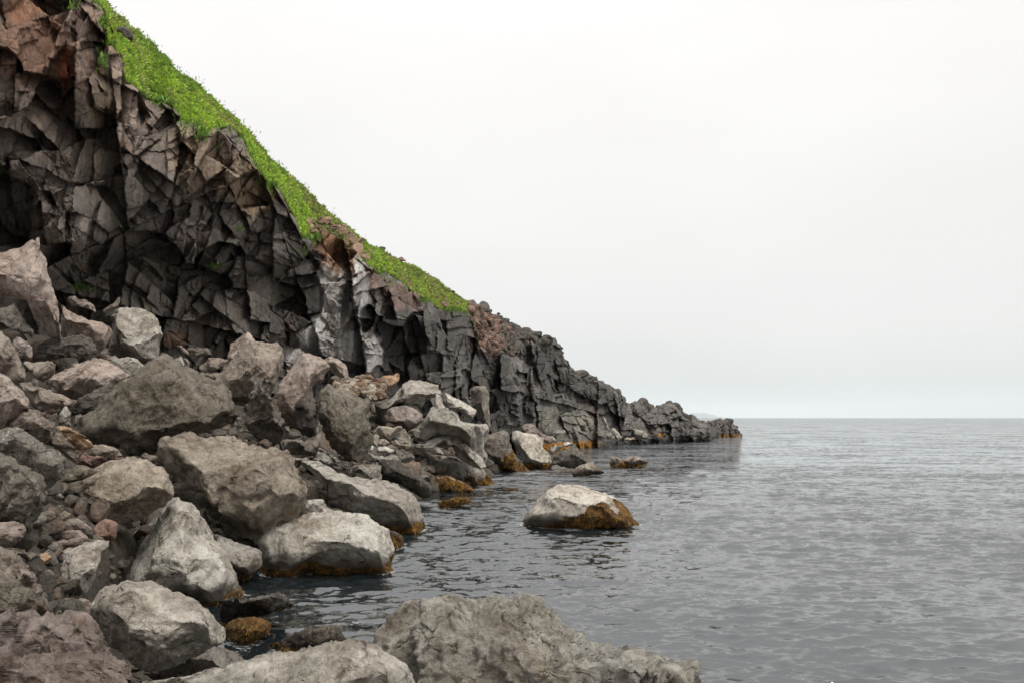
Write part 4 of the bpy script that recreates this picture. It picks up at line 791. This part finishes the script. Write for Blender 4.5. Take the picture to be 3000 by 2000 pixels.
B('C','rosy round stone next to the big dome shaped boulder','smooth','k','600,890 640,840 690,803 760,793 820,815 860,860 865,950 850,1000 780,960 700,930','',facet=.3)
B('C','large mauve grey rock with wine coloured veins in the lower left corner','smooth','v','-400,920 -100,925 0,935 120,905 250,900 400,925 530,910 650,925 760,945 820,990 880,1055 960,1165 1030,1230 1035,1330 1100,1370 1200,1440 1310,1545 1340,1650 600,1650 -400,1650','100,1000,.5 400,1050,.62 700,1020,.55 250,1200,.75 600,1180,.8 850,1200,.6 950,1400,.62 500,1380,.85',group=GF,cuts=3,rough=1.5,thick=.7)
B('C','rosy pitted rock lowest in the left corner','rough','k','-400,1400 -100,1380 60,1355 200,1350 350,1340 500,1310 620,1315 760,1330 850,1375 930,1430 1000,1480 1040,1570 1060,1750 -400,1750','100,1450,.6 450,1420,.75 750,1450,.7 900,1560,.6 400,1600,.8',group=GF,cuts=3,dD=-.8,thick=.6)
B('C','big dome shaped boulder with pale worn band and dark underside','smooth','s','858,940 865,860 900,760 950,715 1020,690 1100,665 1180,635 1290,636 1400,645 1520,665 1640,692 1750,740 1800,800 1850,860 1900,910 1955,975 2010,1010 2060,1040 2072,1140 2030,1200 1900,1260 1700,1400 1500,1430 1350,1445 1220,1390 1120,1290 1030,1230 960,1150 900,1030','1180,760,.45 1500,770,.5 1080,880,.65 1350,990,.88 1700,960,.88 1900,1060,.65 1150,1140,.72 1450,1220,.72',box=2.4,cuts=3,weed=.0,rough=1.0)
B('C','low dome with white vertical streaks in front of the big dome','smooth','m','1390,1470 1430,1400 1500,1350 1530,1260 1565,1195 1650,1150 1760,1120 1900,1103 1960,1115 2010,1155 2100,1220 2200,1300 2340,1390 2250,1450 2100,1500 1800,1540 1560,1560','1700,1200,.55 1930,1170,.6 1650,1350,.85 1950,1330,.88 2150,1380,.6',box=2.3,cuts=2)
B('S','low grey ledge with weed foot between the pale crest and the water boulder','smooth','g','612,1560 640,1565 670,1570 727,1592 765,1610 776,1640 762,1665 720,1685 680,1700 640,1670','',weed=.35)
B('S','dark flat wet rock at the water edge below the pale crest boulder','layered','d','598,1775 622,1755 670,1740 720,1728 770,1717 810,1720 845,1740 872,1765 880,1785 850,1800 800,1810 740,1825 680,1835 630,1800','',weed=.28,bias=.6,group=GW,thick=1.4,rough=.7)
B('S','orange weed covered rock lapped by foam','hairy','o','655,1842 672,1822 700,1806 740,1803 775,1812 800,1822 806,1838 780,1852 740,1866 690,1872','',weed=1.5,group=GW,thick=1.8,wet=0)
B('D','low grey boulder with long weed fringe at the waterline','smooth','P','195,260 215,210 290,150 370,115 450,90 530,55 600,22 680,0 780,-12 900,-20 1000,0 1070,20 1150,28 1230,70 1285,115 1380,155 1400,230 1425,320 1450,400 1455,480 1370,520 1200,540 900,550 600,550 350,550 240,500','420,180,.55 330,360,.7 600,140,.6 850,130,.62 900,300,.85 1200,200,.65 1300,360,.75 560,400,.9 850,450,.75',weed=.36,bias=.3,box=2.4,cuts=3,rough=1.3)
B('D','small weed coated rock beside the low fringe boulder','hairy','x','1380,160 1420,165 1470,190 1505,225 1520,265 1500,300 1430,305 1395,290','',weed=.9,group=GW,thick=1.4)
B('D','wet olive rock with weed skirt near the foreground','hairy','x','250,1200 330,1170 420,1130 500,1100 600,1062 690,1025 770,1012 850,1025 900,1045 945,1090 985,1160 950,1230 800,1280 500,1290','650,1100,.5 800,1080,.6 700,1180,.8 880,1150,.6',weed=.30,bias=-.5,group=GW,thick=1.3)
B('S','broad smooth grey slab in the bottom foreground','smooth','P','400,2010 440,1998 520,1985 580,1972 640,1955 700,1940 780,1920 860,1905 910,1893 960,1882 1010,1872 1045,1873 1085,1890 1110,1910 1130,1925 1165,1955 1190,2000 1200,2080 1180,2140 430,2140','600,2010,.5 750,1965,.6 900,1925,.6 1030,1905,.55 1100,1970,.7 800,2050,.9 1000,2000,.8',group=GF,box=2.3,cuts=1,thick=.8,D=8.6,rough=1.0)
B('S','huge furrowed grey rock with barnacle clusters in the bottom centre','rough','P','1080,1990 1095,1930 1105,1905 1125,1872 1160,1828 1200,1798 1222,1772 1250,1762 1290,1750 1325,1758 1345,1768 1382,1766 1400,1756 1435,1748 1475,1741 1520,1742 1555,1752 1582,1766 1602,1790 1615,1812 1645,1832 1680,1850 1712,1872 1742,1888 1790,1892 1850,1898 1895,1915 1935,1932 1975,1938 2005,1945 2022,1962 2034,2000 2040,2150 1080,2150','1250,1800,.42 1400,1800,.5 1540,1800,.55 1300,1880,.62 1480,1880,.72 1620,1880,.72 1200,1920,.55 1700,1950,.85 1850,1960,.72 1960,1980,.6 1400,1980,.82 1560,1960,.92 1600,2060,.95 1300,2060,.9',group=GF,box=2.4,cuts=2,thick=.85,D=10.6,rough=1.7)
# ---- centre
B('E','tall pale peaked boulder with a slanting ridge left of centre','smooth','k','362,470 400,400 450,330 500,255 550,180 590,130 620,122 680,150 730,175 790,235 840,280 880,340 892,410 860,440 790,440 760,520 740,600 725,720 705,830 690,860 560,800 420,680 370,560','600,200,.35 590,340,.62 640,440,.85 520,420,.72 700,640,.75 480,560,.6 430,440,.5',box=2.8,cuts=3,thick=1.0)
B('E','leaning wedge shaped pillar boulder with pale narrow side','rough','m','20,640 60,530 90,445 130,400 200,370 290,338 330,355 355,395 362,480 375,600 400,660 422,700 418,830 372,905 260,880 150,850 60,790','255,420,.72 270,520,.92 300,740,.80 110,460,.45 120,640,.6',box=3,rough=.6,cuts=2)
B('E','dark jagged boulder between the pillar and the upright block','rough','d','460,570 510,510 580,468 640,490 690,570 735,640 725,800 690,850 640,862 570,830 510,740 470,650','560,560,.6 640,620,.8 620,760,.6',rough=1.3,dD=-.6)
B('E','dark upright block with banded weathered face right of the peaked boulder','rough','x','716,760 722,640 735,540 765,455 800,425 840,415 950,440 1040,465 1120,490 1190,540 1228,590 1232,680 1225,800 1205,950 1170,1060 1140,1092 1050,1090 980,1060 880,1010 800,950 745,880','800,480,.55 980,510,.75 1180,590,.7 1190,800,.72 1080,960,.8 860,850,.75 950,700,.95 780,660,.65',box=3.2,cuts=3,rough=.9)
B('E','squat grey brown boulder left of the upright block foot','smooth','m','388,930 440,900 520,872 640,862 700,835 742,830 745,900 725,970 700,1040 650,1085 560,1060 450,1045','520,910,.6 680,880,.7 600,990,.8')
T_('E','flat stone tucked behind the long whale shaped boulder','smooth','b','395,1075 440,1052 510,1045 600,1062 645,1092 560,1112 470,1130')
B('E','jagged light ridge of rock behind the long whale shaped boulder','layered','P','655,1085 700,1040 758,988 800,1022 845,1000 880,1020 935,1065 1000,1082 1090,1090 1160,1105 1240,1105 1280,1140 1282,1245 1200,1270 1080,1240 950,1200 830,1145 730,1110',rough=.9)
B('E','long whale shaped boulder sloping into the water','smooth','g','505,1150 550,1118 600,1108 680,1108 740,1112 820,1150 900,1190 1000,1232 1080,1245 1150,1262 1240,1258 1330,1262 1400,1285 1450,1308 1490,1345 1560,1362 1620,1430 1665,1485 1700,1590 1705,1700 1690,1730 1600,1745 1500,1735 1300,1690 1100,1650 900,1600 820,1530 760,1450 680,1445 640,1430 600,1300 550,1220','620,1150,.35 735,1230,.62 730,1350,.75 880,1280,.62 1000,1330,.78 1200,1400,.82 1420,1500,.86 1580,1600,.8 1000,1480,.75 1300,1330,.45 1530,1420,.45',weed=.3,bias=.5,cuts=3,box=2.5,rough=1.1)
B('E','small striped pale boulder in front of the whale shaped boulder','layered','P','535,1570 580,1500 610,1470 660,1450 720,1450 785,1452 840,1490 885,1535 965,1572 960,1640 800,1680 600,1680',rough=.6,dD=.3)
B('E','dark weed furred boulder sloping to the surf','hairy','d','1275,1150 1290,1108 1350,1085 1400,1080 1500,1112 1560,1160 1620,1185 1690,1235 1745,1300 1768,1370 1755,1410 1690,1420 1600,1400 1500,1350 1400,1300 1290,1255','1400,1150,.6 1550,1230,.8 1680,1320,.7 1420,1250,.8',weed=.0,thick=1.1)
B('E','overhanging angular boulder with pale top and dark belly','smooth','g','1268,545 1330,500 1400,480 1440,400 1470,330 1520,330 1580,345 1680,390 1760,410 1830,435 1862,500 1850,530 1780,560 1740,600 1710,690 1665,650 1540,605 1380,605 1385,680 1350,762 1310,690','1480,400,.55 1500,470,.75 1650,480,.92 1800,490,.75 1420,540,.8 1550,560,.80 1320,590,.45',box=3,thick=1.15,cuts=1,rough=.6)
B('E','brown slab lying under the overhanging boulder','smooth','v','1338,745 1370,640 1400,605 1540,598 1640,628 1672,665 1685,715 1640,770 1560,815 1490,810 1420,790','1400,650,.4 1600,650,.7 1620,730,.6 1450,740,.6',dD=1.0)
T_('E','orange brown layered chunk atop the rubble patch','layered','o','1298,340 1330,312 1380,300 1420,295 1470,290 1468,370 1420,420 1370,450 1320,430 1300,390',rough=1.4)
B('E','pale blocky boulder behind the overhanging one','smooth','P','1590,350 1640,330 1700,322 1750,322 1785,328 1802,410 1760,430 1680,410')
B('E','pale tilted slab right of the overhanging boulder','smooth','P','1850,470 1900,478 1945,490 2000,525 2060,555 2120,590 2165,620 2155,665 2130,700 2060,690 2000,650 1930,600 1870,540','1960,520,.6 2100,620,.7 1980,600,.6')
B('E','big fractured grey boulder rising behind the shore rocks','smooth','g','1615,905 1620,850 1690,790 1715,700 1735,600 1790,545 1840,508 1880,540 1950,590 1980,640 2060,690 2140,700 2165,700 2210,755 2262,810 2265,850 2235,900 2200,960 2215,1050 2205,1110 2100,1070 1980,1000 1900,900 1780,900 1680,930','1850,560,.5 1955,650,.85 1960,780,.9 1780,760,.6 2100,800,.7 2120,930,.65 1900,860,.7',box=3,cuts=5)
B('E','long low grey shore rock with smooth back','smooth','P','1530,1010 1580,960 1640,920 1700,888 1800,872 1900,865 1990,880 2050,925 2120,990 2190,1055 2238,1140 2200,1160 2100,1130 1900,1060 1700,1030','',dD=.6)
B('E','rounded shore boulder with ochre weed at its foot','smooth','g','1565,1125 1580,1090 1610,1050 1640,1008 1700,980 1760,968 1840,1000 1920,985 2000,1010 2080,1060 2160,1110 2220,1150 2290,1200 2340,1245 2360,1290 2300,1315 2180,1315 2050,1310 1900,1290 1800,1250 1700,1235 1620,1190','1700,1030,.5 1850,1060,.65 2000,1100,.75 2150,1180,.75 1850,1200,.75 1680,1150,.65',weed=.55,bias=.9)
B('E','low mound of ochre weed in the surf','hairy','o','1765,1300 1780,1255 1810,1235 1880,1222 1950,1235 2000,1268 2080,1295 2150,1330 2190,1350 2080,1360 1950,1365 1830,1345','',weed=2,group=GW,thick=1.5,wet=0)
B('E','smallest ochre weed mound awash offshore','hairy','o','1825,1475 1845,1450 1890,1438 1980,1430 2080,1422 2120,1440 2140,1475 2080,1490 2000,1500 1900,1512 1850,1505','',weed=2,group=GW,thick=1.6,wet=0)
for lab, st_, co, ol in (
 ('pale olive stone right of the upright block','smooth','t','1238,820 1270,780 1330,768 1400,768 1480,768 1495,800 1440,850 1370,912 1300,895 1250,870'),
 ('split grey stone below the brown slab','smooth','g','1398,890 1450,840 1515,798 1570,850 1622,930 1590,960 1520,940 1450,915'),
 ('smooth oval stone under the split stone','smooth','t','1400,915 1450,905 1540,920 1575,955 1550,985 1520,1000 1460,985 1420,960'),
 ('stubby upright grey stone beside the upright block','smooth','g','1212,900 1225,865 1255,852 1288,875 1282,920 1262,965 1222,955'),
 ('small pinkish stone in the centre gap','smooth','k','1278,930 1300,898 1340,898 1378,930 1340,965 1290,960'),
 ('creamy rounded stone in the centre gap','smooth','s','1265,985 1290,955 1345,945 1400,975 1420,1005 1380,1035 1310,1030'),
 ('tiny white stone beside the creamy stone','smooth','w','1192,985 1205,948 1245,955 1235,1000 1205,1008'),
 ('flat grey wedge below the creamy stone','smooth','g','1150,1105 1170,1040 1195,1000 1250,1020 1330,1035 1420,1040 1480,1100 1400,1115 1260,1115'),
 ('rough angular stone left of the shore boulder','rough','g','1418,1000 1440,975 1500,990 1580,1020 1610,1060 1560,1100 1500,1112 1440,1070'),
 ('narrow brown stone below the fractured boulder','smooth','k','1640,810 1665,760 1700,712 1725,730 1720,790 1690,825'),
 ('small dark stone next to the oval stone','smooth','m','1548,835 1580,805 1640,800 1690,825 1660,860 1640,900 1590,870'),
 ('little brown stone under the pale shoulder boulder','smooth','b','410,730 430,690 475,690 480,740 450,775 415,770'),
 ('grey stone at the foot of the pillar boulder','smooth','m','-20,700 20,695 60,760 95,830 40,835 -30,830'),
 ): T_('E', lab, st_, co, ol)
B('E','rust tinted block against the pale cliff ribs','smooth','k','775,190 810,165 850,150 930,165 980,200 1000,270 992,330 940,350 880,345 850,290 800,240')
T_('E','triangular brick toned stone above the rust tinted block','smooth','k','800,145 850,95 920,40 945,90 960,170 900,175')
# ---- right of centre, shore
B('H','dark ridged boulder with orange weed at the right foot','layered','m','268,1190 290,1120 330,1085 370,1072 430,1070 490,1080 530,1105 545,1170 580,1240 640,1300 700,1360 690,1385 600,1375 500,1365 420,1360 320,1362 280,1320','340,1130,.6 470,1130,.7 420,1250,.95 540,1290,.8 320,1280,.6',weed=1.7,bias=1.0,rough=.8)
B('H','pale scooped boulder with flowing flank beside the dark ridged one','smooth','s','525,1080 560,1065 600,1085 660,1095 720,1085 780,1110 790,1170 815,1215 845,1265 848,1300 810,1335 740,1350 660,1365 620,1320 570,1250 530,1170','640,1140,.5 740,1150,.7 700,1260,.9 600,1200,.6 790,1290,.6',weed=.6,dD=1.0)
B('H','mauve grey boulder behind the pale scooped one','smooth','v','600,1070 612,1040 640,1022 690,1022 730,1035 780,1070 830,1100 855,1150 800,1170 720,1130 640,1110')
B('H','white capped slab leaning on the dark shore rock','smooth','w','818,1225 840,1195 880,1170 940,1153 975,1170 1003,1192 960,1205 900,1230 850,1260 830,1250',thick=1.3)
B('H','dark mottled shore rock under the white cap','speckled','d','830,1320 850,1260 900,1225 960,1200 1010,1197 1050,1240 1100,1295 1105,1330 1050,1360 980,1380 920,1370 860,1345','960,1230,.6 1040,1290,.75 900,1290,.6',rough=1.2)
B('H','brown tent shaped rock at the end of the shore rocks','smooth','b','970,1395 1000,1360 1060,1325 1090,1312 1145,1308 1185,1345 1232,1388 1180,1400 1110,1420 1040,1417','1080,1350,.8 1110,1390,.8 1020,1390,.5',group=GW)
B('H','flat log shaped rock alone in the sea','smooth','b','1272,1275 1290,1267 1330,1270 1370,1278 1400,1270 1460,1267 1500,1275 1540,1298 1568,1315 1520,1325 1420,1335 1310,1345 1285,1335','1300,1285,.7 1400,1295,.8 1500,1300,.7',group=GW,weed=.45,bias=.1,thick=1.6,wet=.6)
B('S','large isolated boulder in the sea with orange weed on its right flank','smooth','s','1531,1512 1545,1495 1575,1465 1608,1432 1640,1417 1680,1420 1720,1424 1780,1431 1795,1445 1808,1465 1838,1482 1860,1505 1874,1522 1850,1534 1760,1540 1660,1542 1590,1538 1540,1524','1605,1452,.50 1640,1450,.70 1700,1475,.80 1600,1500,.65 1690,1515,.75 1785,1480,.72 1810,1515,.6 1560,1505,.4',group=GW,weed=.95,bias=1.0,thick=1.5,cuts=1)
for lab, co, ol, wd in (
 ('ochre weeded block at the headland foot beside the mauve boulder','x','780,1170 790,1140 830,1125 870,1100 900,1112 880,1160 830,1195',2.0),
 ('round orange weeded stone at the headland foot','o','862,1160 880,1130 920,1122 950,1140 965,1165 920,1178 880,1180',2.2),
 ('brown slab with weed between the headland foot stones','b','925,1120 960,1100 1020,1098 1050,1120 1060,1155 1000,1160 950,1150',1.0),
 ('flat weeded shelf lapped by the sea at the headland foot','x','985,1185 1030,1172 1090,1168 1125,1188 1090,1200 1000,1202',1.5),
 ('grey angular stone above the orange weeded stone','g','850,1080 880,1065 925,1070 935,1095 880,1110 845,1105',0)):
    rock('H', 'stone', lab, 'smooth', co, ol, group=GT, weed=wd, thick=1.3)
for lab, co, ol, wd, DD in (
 ('tall pale fin of rock at the headland foot','g','1205,985 1225,975 1268,1015 1300,1080 1312,1135 1270,1140 1235,1110 1215,1040',0, 138),
 ('narrow grey fin right of the tall pale fin','g','1288,1065 1310,1055 1340,1085 1368,1130 1330,1140 1300,1120',0,140),
 ('rounded pale block at the headland foot furthest right','g','1430,1060 1470,1040 1530,1060 1562,1100 1565,1140 1520,1150 1460,1148 1435,1110',.8,158),
 ('low brown block between the fins and the pale block','b','1370,1140 1400,1115 1450,1115 1475,1145 1420,1155',1.2,150),
 ('leaning grey block with lit right side against the headland','m','1040,975 1080,960 1125,970 1145,1010 1150,1060 1120,1080 1080,1030',0,124),
 ('olive slab leaning at the headland foot','x','1000,980 1060,985 1098,1020 1100,1075 1060,1080 1020,1030',0,122)):
    rock('H', 'boulder', lab, 'smooth', co, ol, group=GT, weed=wd, D=DD, thick=1.2)
B('H','upright block standing free against the dark cliff','smooth','m','205,830 215,780 235,750 270,745 312,748 335,790 345,840 352,890 362,990 372,1060 340,1075 290,1030 240,990 205,900','225,765,.3 290,775,.75 300,850,.9 320,960,.8 240,880,.5',box=3.2,D=100,thick=1.3,cuts=1,rough=.5)
# ---- rocks on the slope
rock('K','boulder','dark round boulder embedded in turf on the skyline','rough','d','1065,280 1080,252 1110,240 1160,248 1210,278 1225,320 1220,365 1195,405 1160,375 1110,330','',D=50.5,group='rocks on the grassy slope',thick=1.2)
rock('J','stone','pointed grey stone upper of the pair on the grassy skyline','smooth','g','1575,1085 1600,1055 1635,1035 1655,1045 1650,1068 1615,1088','',D=96,group='rocks on the grassy slope',thick=1.5)
rock('J','stone','bigger grey stone lower of the pair on the grassy skyline','smooth','g','1595,1100 1625,1085 1680,1078 1698,1090 1690,1130 1672,1162 1640,1140 1610,1118','',D=95,group='rocks on the grassy slope',thick=1.5)
rock('J','stone','dark outcrop in the middle of the far grass slope','rough','d','1840,1260 1850,1230 1880,1235 1930,1290 1945,1320 1900,1330 1860,1300','',D=104,group='rocks on the grassy slope',thick=1.5)
rock('J','stone','smaller dark outcrop above the middle one on the far slope','rough','d','1828,1220 1840,1208 1870,1212 1880,1228 1850,1235','',D=106,group='rocks on the grassy slope',thick=1.5)
# ---- driftwood
def driftwood():
    a = P(648, 1222, 33.5); b = P(694, 1201, 33.2); n = 14; k = 10; V = []
    for i in range(n):
        t = i / (n - 1); c0 = a * (1 - t) + b * t; r = (.022 + .05 * t) * (1 + .15 * math.sin(i * 2.1)); c0 = c0 + np.array([0, 0, .03 * math.sin(t * 5)])
        for j in range(k):
            q = 2 * math.pi * j / k; V.append(c0 + np.array([.4 * math.cos(q) * r, math.sin(q) * r, .9 * math.cos(q) * r]))
    Fq = [[i * k + j, i * k + (j + 1) % k, (i + 1) * k + (j + 1) % k, (i + 1) * k + j] for i in range(n - 1) for j in range(k)]
    V.append(a); V.append(b); 
    t = NT('driftwood'); v = t.n('ShaderNodeNewGeometry').outputs['Position']
    m = t.fin(t.mix(t.noise(v, 30, 4), (.22, .15, .09), (.52, .42, .28)), .8)
    o = mesh_obj('driftwood', V, Fq, m); tag(o, 'pale driftwood stick resting on the fan shaped boulder', 'driftwood')
driftwood()
# ---- barnacles on the furrowed foreground rock are grown as one crust
def base_ground():
    xs = np.arange(-320, 1640, 8.0); nr = 150
    top_ = np.interp(xs, [-320, 0, 150, 300, 500, 700, 950, 1100, 1200, 1350, 1450, 1640], [880, 880, 905, 945, 1020, 1075, 1120, 1140, 1180, 1240, 1285, 1320])
    bot_ = np.interp(xs, [-320, 400, 560, 640, 680, 760, 900, 1100, 1180, 1240, 1330, 1450, 1560, 1640], [2300, 2300, 1990, 1800, 1700, 1660, 1600, 1570, 1500, 1450, 1410, 1400, 1360, 1335])
    t = np.linspace(0, 1, nr)[:, None]; PX = xs[None] + 0 * t; PY = top_[None] + (bot_ - top_)[None] * t
    D = Dfield(PX.ravel(), PY.ravel()); V = P(PX.ravel(), PY.ravel(), D); V[:, 2] -= .55 + .02 * D; V[:, 1] += .8 + .02 * D
    V[:, 2] += .5 * fbm(V * .5, 4) + .25 * np.abs(fbm(V * 1.7 + 4, 3)); V[:, 2] = np.maximum(V[:, 2], -1.0)
    col = np.array([.11, .095, .08]) * (1 + .6 * fbm(V * .8, 3))[:, None]
    G = V.reshape(nr, -1, 3)
    o = mesh_obj('shore_ground', V, grid_faces(nr, len(xs)), MS, cols={'Col': col}); tag(o, 'rubble floor between the boulders', 'ground', kind='structure')
    # loose stones: nobody could count them
    rs = np.random.RandomState(21); U, Fi = ico(3); Vs, Fs, n = [], [], 0; cs = []
    def pebble(p, r, c):
        nonlocal n
        sc_ = r * rs.uniform(.6, 1.25, 3) * np.array([1.1, 1.1, .8]); q = U * sc_
        for k in range(8):
            nn = rs.normal(size=3); nn /= np.linalg.norm(nn); pr = q @ nn; q = q - nn * np.maximum(pr - r * rs.uniform(.35, .7), 0)[:, None]
        a = rs.uniform(0, 6.28); ca, sa = math.cos(a), math.sin(a); q = q @ np.array([[ca, -sa, 0], [sa, ca, 0], [0, 0, 1]])
        Vs.append(q + p); Fs.append(Fi + n); n += len(U); cs.append(np.repeat(c[None], len(U), 0))
    for k in range(2600):
        i = rs.randint(2, nr - 1); j = rs.randint(0, len(xs)); p = G[i, j]
        if p[2] < -.6: continue
        if p[1] < 11: continue
        r = float(np.clip(rs.lognormal(-1.3, .5), .08, .8)) * float(np.clip(p[1] / 34, .22, 1.6))
        c = np.array([[.22, .20, .175], [.25, .195, .165], [.15, .135, .12], [.29, .275, .25]][rs.randint(4)]) * rs.uniform(.6, 1.1)
        pebble(p + np.array([0, -.1, r * .45 + .15]), r, c)
    o = mesh_obj('rubble', np.concatenate(Vs), np.concatenate(Fs), MS, False, cols={'Col': np.concatenate(cs)}); tag(o, 'loose broken stones filling the gaps between the boulders', 'rubble', kind='stuff')
    # warm rubble cone at the cliff foot in the middle
    Vs.clear(); Fs.clear(); cs.clear(); n = 0
    for k in range(900):
        u, v = rs.uniform(0, 1), rs.uniform(0, 1); x = 985 + 135 * u + rs.normal(0, 6); y = 1112 + 46 * v + 8 * math.sin(u * 9)
        r = float(np.clip(rs.lognormal(-1.75, .55), .08, .7)); D_ = 60 + (1163 - y) * .16
        c = np.array([[.36, .30, .25], [.32, .25, .20], [.44, .40, .36], [.27, .18, .13]][rs.randint(4)]) * rs.uniform(.75, 1.1)
        pebble(P(x, y, D_), r, c)
    o = mesh_obj('rubble_patch', np.concatenate(Vs), np.concatenate(Fs), MS, False, cols={'Col': np.concatenate(cs)}); tag(o, 'orange and cream broken rubble below the pale cliff ribs', 'rubble', kind='stuff')
    # scree on the far slope and stones in the brown gully
    Vs.clear(); Fs.clear(); cs.clear(); n = 0
    for k in range(3000):
        if k < 2300:
            x = rs.uniform(1375, 1572); sj = rs.uniform(0, 1); 
        elif k < 2700: x = rs.uniform(900, 1080); sj = rs.uniform(0, .35)
        else: x = rs.uniform(1080, 1380); sj = rs.uniform(.0, 1.0)
        j = int((x + 300) / 4); i = int(sj * SNR); 
        if j >= SV.shape[1] or (k >= 2700 and rs.uniform() < .5 and i < SNR - 4): continue
        r = float(np.clip(rs.lognormal(-1.2, .55), .12, 1.5)) * (.6 if k >= 2300 else 1)
        dk = x > 1480 + rs.normal(0, 25) or i > SNR - 6
        c = (np.array([.12, .115, .11]) if dk else np.array([[.25, .17, .145], [.30, .21, .175], [.18, .13, .115]][rs.randint(3)])) * rs.uniform(.75, 1.2)
        if k >= 2300 and k < 2700: c = np.array([.34, .25, .18]) * rs.uniform(.7, 1.1)
        pebble(SV[i, j] + rs.normal(0, .2, 3) + np.array([0, 0, r * .25]), r, c)
    for k in range(260):
        j = rs.randint(int((1540 - CLX[0]) / 2.25), len(CLX) - 1); p = CLV[rs.randint(0, 8), j]; x = CLX[j]
        r = float(np.clip(rs.lognormal(-.35, .45), .3, 2.0)); pebble(p + np.array([0, 1.0, -.2]), r * np.interp(x, [1540, 2170], [.8, 1.0]), np.array([.12, .112, .108]) * rs.uniform(.8, 1.3))
    o = mesh_obj('scree', np.concatenate(Vs), np.concatenate(Fs), MS, False, cols={'Col': np.concatenate(cs)}); tag(o, 'reddish and dark loose lava blocks on the upper far slope', 'scree', kind='stuff')
    # barnacles
    fr = [o for o in S.objects if 'barnacle' in str(o.get('label', ''))][0]; me = fr.data
    co = np.zeros(len(me.vertices) * 3, np.float32); me.vertices.foreach_get('co', co); co = co.reshape(-1, 3) + np.array(fr.location)
    w = co; b_ = -(222.0 / F); y2 = w[:, 1]; zz = w[:, 2] - CAMZ; fy = y2 * ct + zz * st; uz = -y2 * st + zz * ct
    px = 1500 + F * w[:, 0] / fy; py = 1000 - F * uz / fy
    U1, F1 = ico(1); Vs, Fs, n = [], [], 0
    for (cx, cy, rx, ry, m) in ((1510, 1892, 26, 7, 60), (1590, 1925, 30, 10, 130), (1592, 1968, 24, 16, 150), (1385, 1994, 30, 8, 60), (1530, 1905, 14, 8, 30)):
        sel = np.where((((px - cx) / rx) ** 2 + ((py - cy) / ry) ** 2 < 1) & (w[:, 1] < 14))[0]
        if len(sel) == 0: continue
        for k in rs.choice(sel, m):
            r = rs.uniform(.004, .008); Vs.append(U1 * np.array([r, r, r * .8]) + w[k] + rs.normal(0, .012, 3) * [1, .3, 1] + [0, -.004, 0]); Fs.append(F1 + n); n += len(U1)
    if Vs:
        t = NT('barnacle'); v = t.n('ShaderNodeNewGeometry').outputs['Position']; m_ = t.fin(t.mix(t.noise(v, 60, 3), (.26, .20, .13), (.46, .38, .26)), .8)
        o = mesh_obj('barnacles', np.concatenate(Vs), np.concatenate(Fs), m_); tag(o, 'yellowish barnacle clusters crusted on the furrowed foreground rock', 'barnacles', kind='stuff')
base_ground()

# ------------------------------------------------------------------ thin sea haze, one even closed box
def shore_foam():
    q = np.concatenate(SHORE); ci = (CLV[:, :, 2] > -.2) & (CLV[:, :, 2] < .5); q = np.concatenate([q, CLV[ci][:, :2]])
    g = .12; x0, y0 = -14.0, 8.0; W_, H_ = int(70 / g), int(200 / g); G = np.zeros((H_, W_))
    i = ((q[:, 1] - y0) / g).astype(int); j = ((q[:, 0] - x0) / g).astype(int); ok = (i >= 0) & (i < H_) & (j >= 0) & (j < W_); G[i[ok], j[ok]] = 1
    acc = G.copy()
    for k in range(5):
        P_ = np.pad(acc, 1, 'edge'); acc = np.maximum(G, (P_[:-2, 1:-1] + P_[2:, 1:-1] + P_[1:-1, :-2] + P_[1:-1, 2:] + 2 * acc) / 6 * 1.25); acc = np.minimum(acc, 1)
    me = bpy.data.objects['sea'].data; n = len(me.vertices); co = np.zeros(n * 3, np.float32); me.vertices.foreach_get('co', co); co = co.reshape(-1, 3)
    at = me.attributes['foam']; f = np.zeros(n, np.float32); at.data.foreach_get('value', f)
    i = ((co[:, 1] - y0) / g).astype(int); j = ((co[:, 0] - x0) / g).astype(int); ok = (i >= 0) & (i < H_) & (j >= 0) & (j < W_)
    v = np.zeros(n); v[ok] = acc[i[ok], j[ok]]; p = np.stack([co[:, 0] * .5, co[:, 1] * .5, co[:, 0] * 0], -1)
    v = v * (.36 + .28 * sstep(fbm(p, 2), -.15, .25)); f = np.maximum(f, v.astype(np.float32)); at.data.foreach_set('value', f)
shore_foam()
def haze():
    x0, x1, y0, y1, z0, z1 = -10000, 24000, -10000, 84000, -30.0, 900.0
    V = [(x, y, z) for z in (z0, z1) for (x, y) in ((x0, y0), (x1, y0), (x1, y1), (x0, y1))]
    Fq = [(3, 2, 1, 0), (4, 5, 6, 7), (0, 1, 5, 4), (1, 2, 6, 5), (2, 3, 7, 6), (3, 0, 4, 7)]
    m = bpy.data.materials.new('sea_haze'); m.use_nodes = True; t = m.node_tree; t.nodes.clear()
    o = t.nodes.new('ShaderNodeOutputMaterial'); v = t.nodes.new('ShaderNodeVolumePrincipled')
    v.inputs['Density'].default_value = 1.5e-5; v.inputs['Color'].default_value = (.84, .88, .90, 1); v.inputs['Anisotropy'].default_value = 0.1
    t.links.new(v.outputs[0], o.inputs['Volume'])
    ob = mesh_obj('haze', V, Fq, m, False); tag(ob, 'thin even sea haze', 'haze', kind='stuff')
haze()
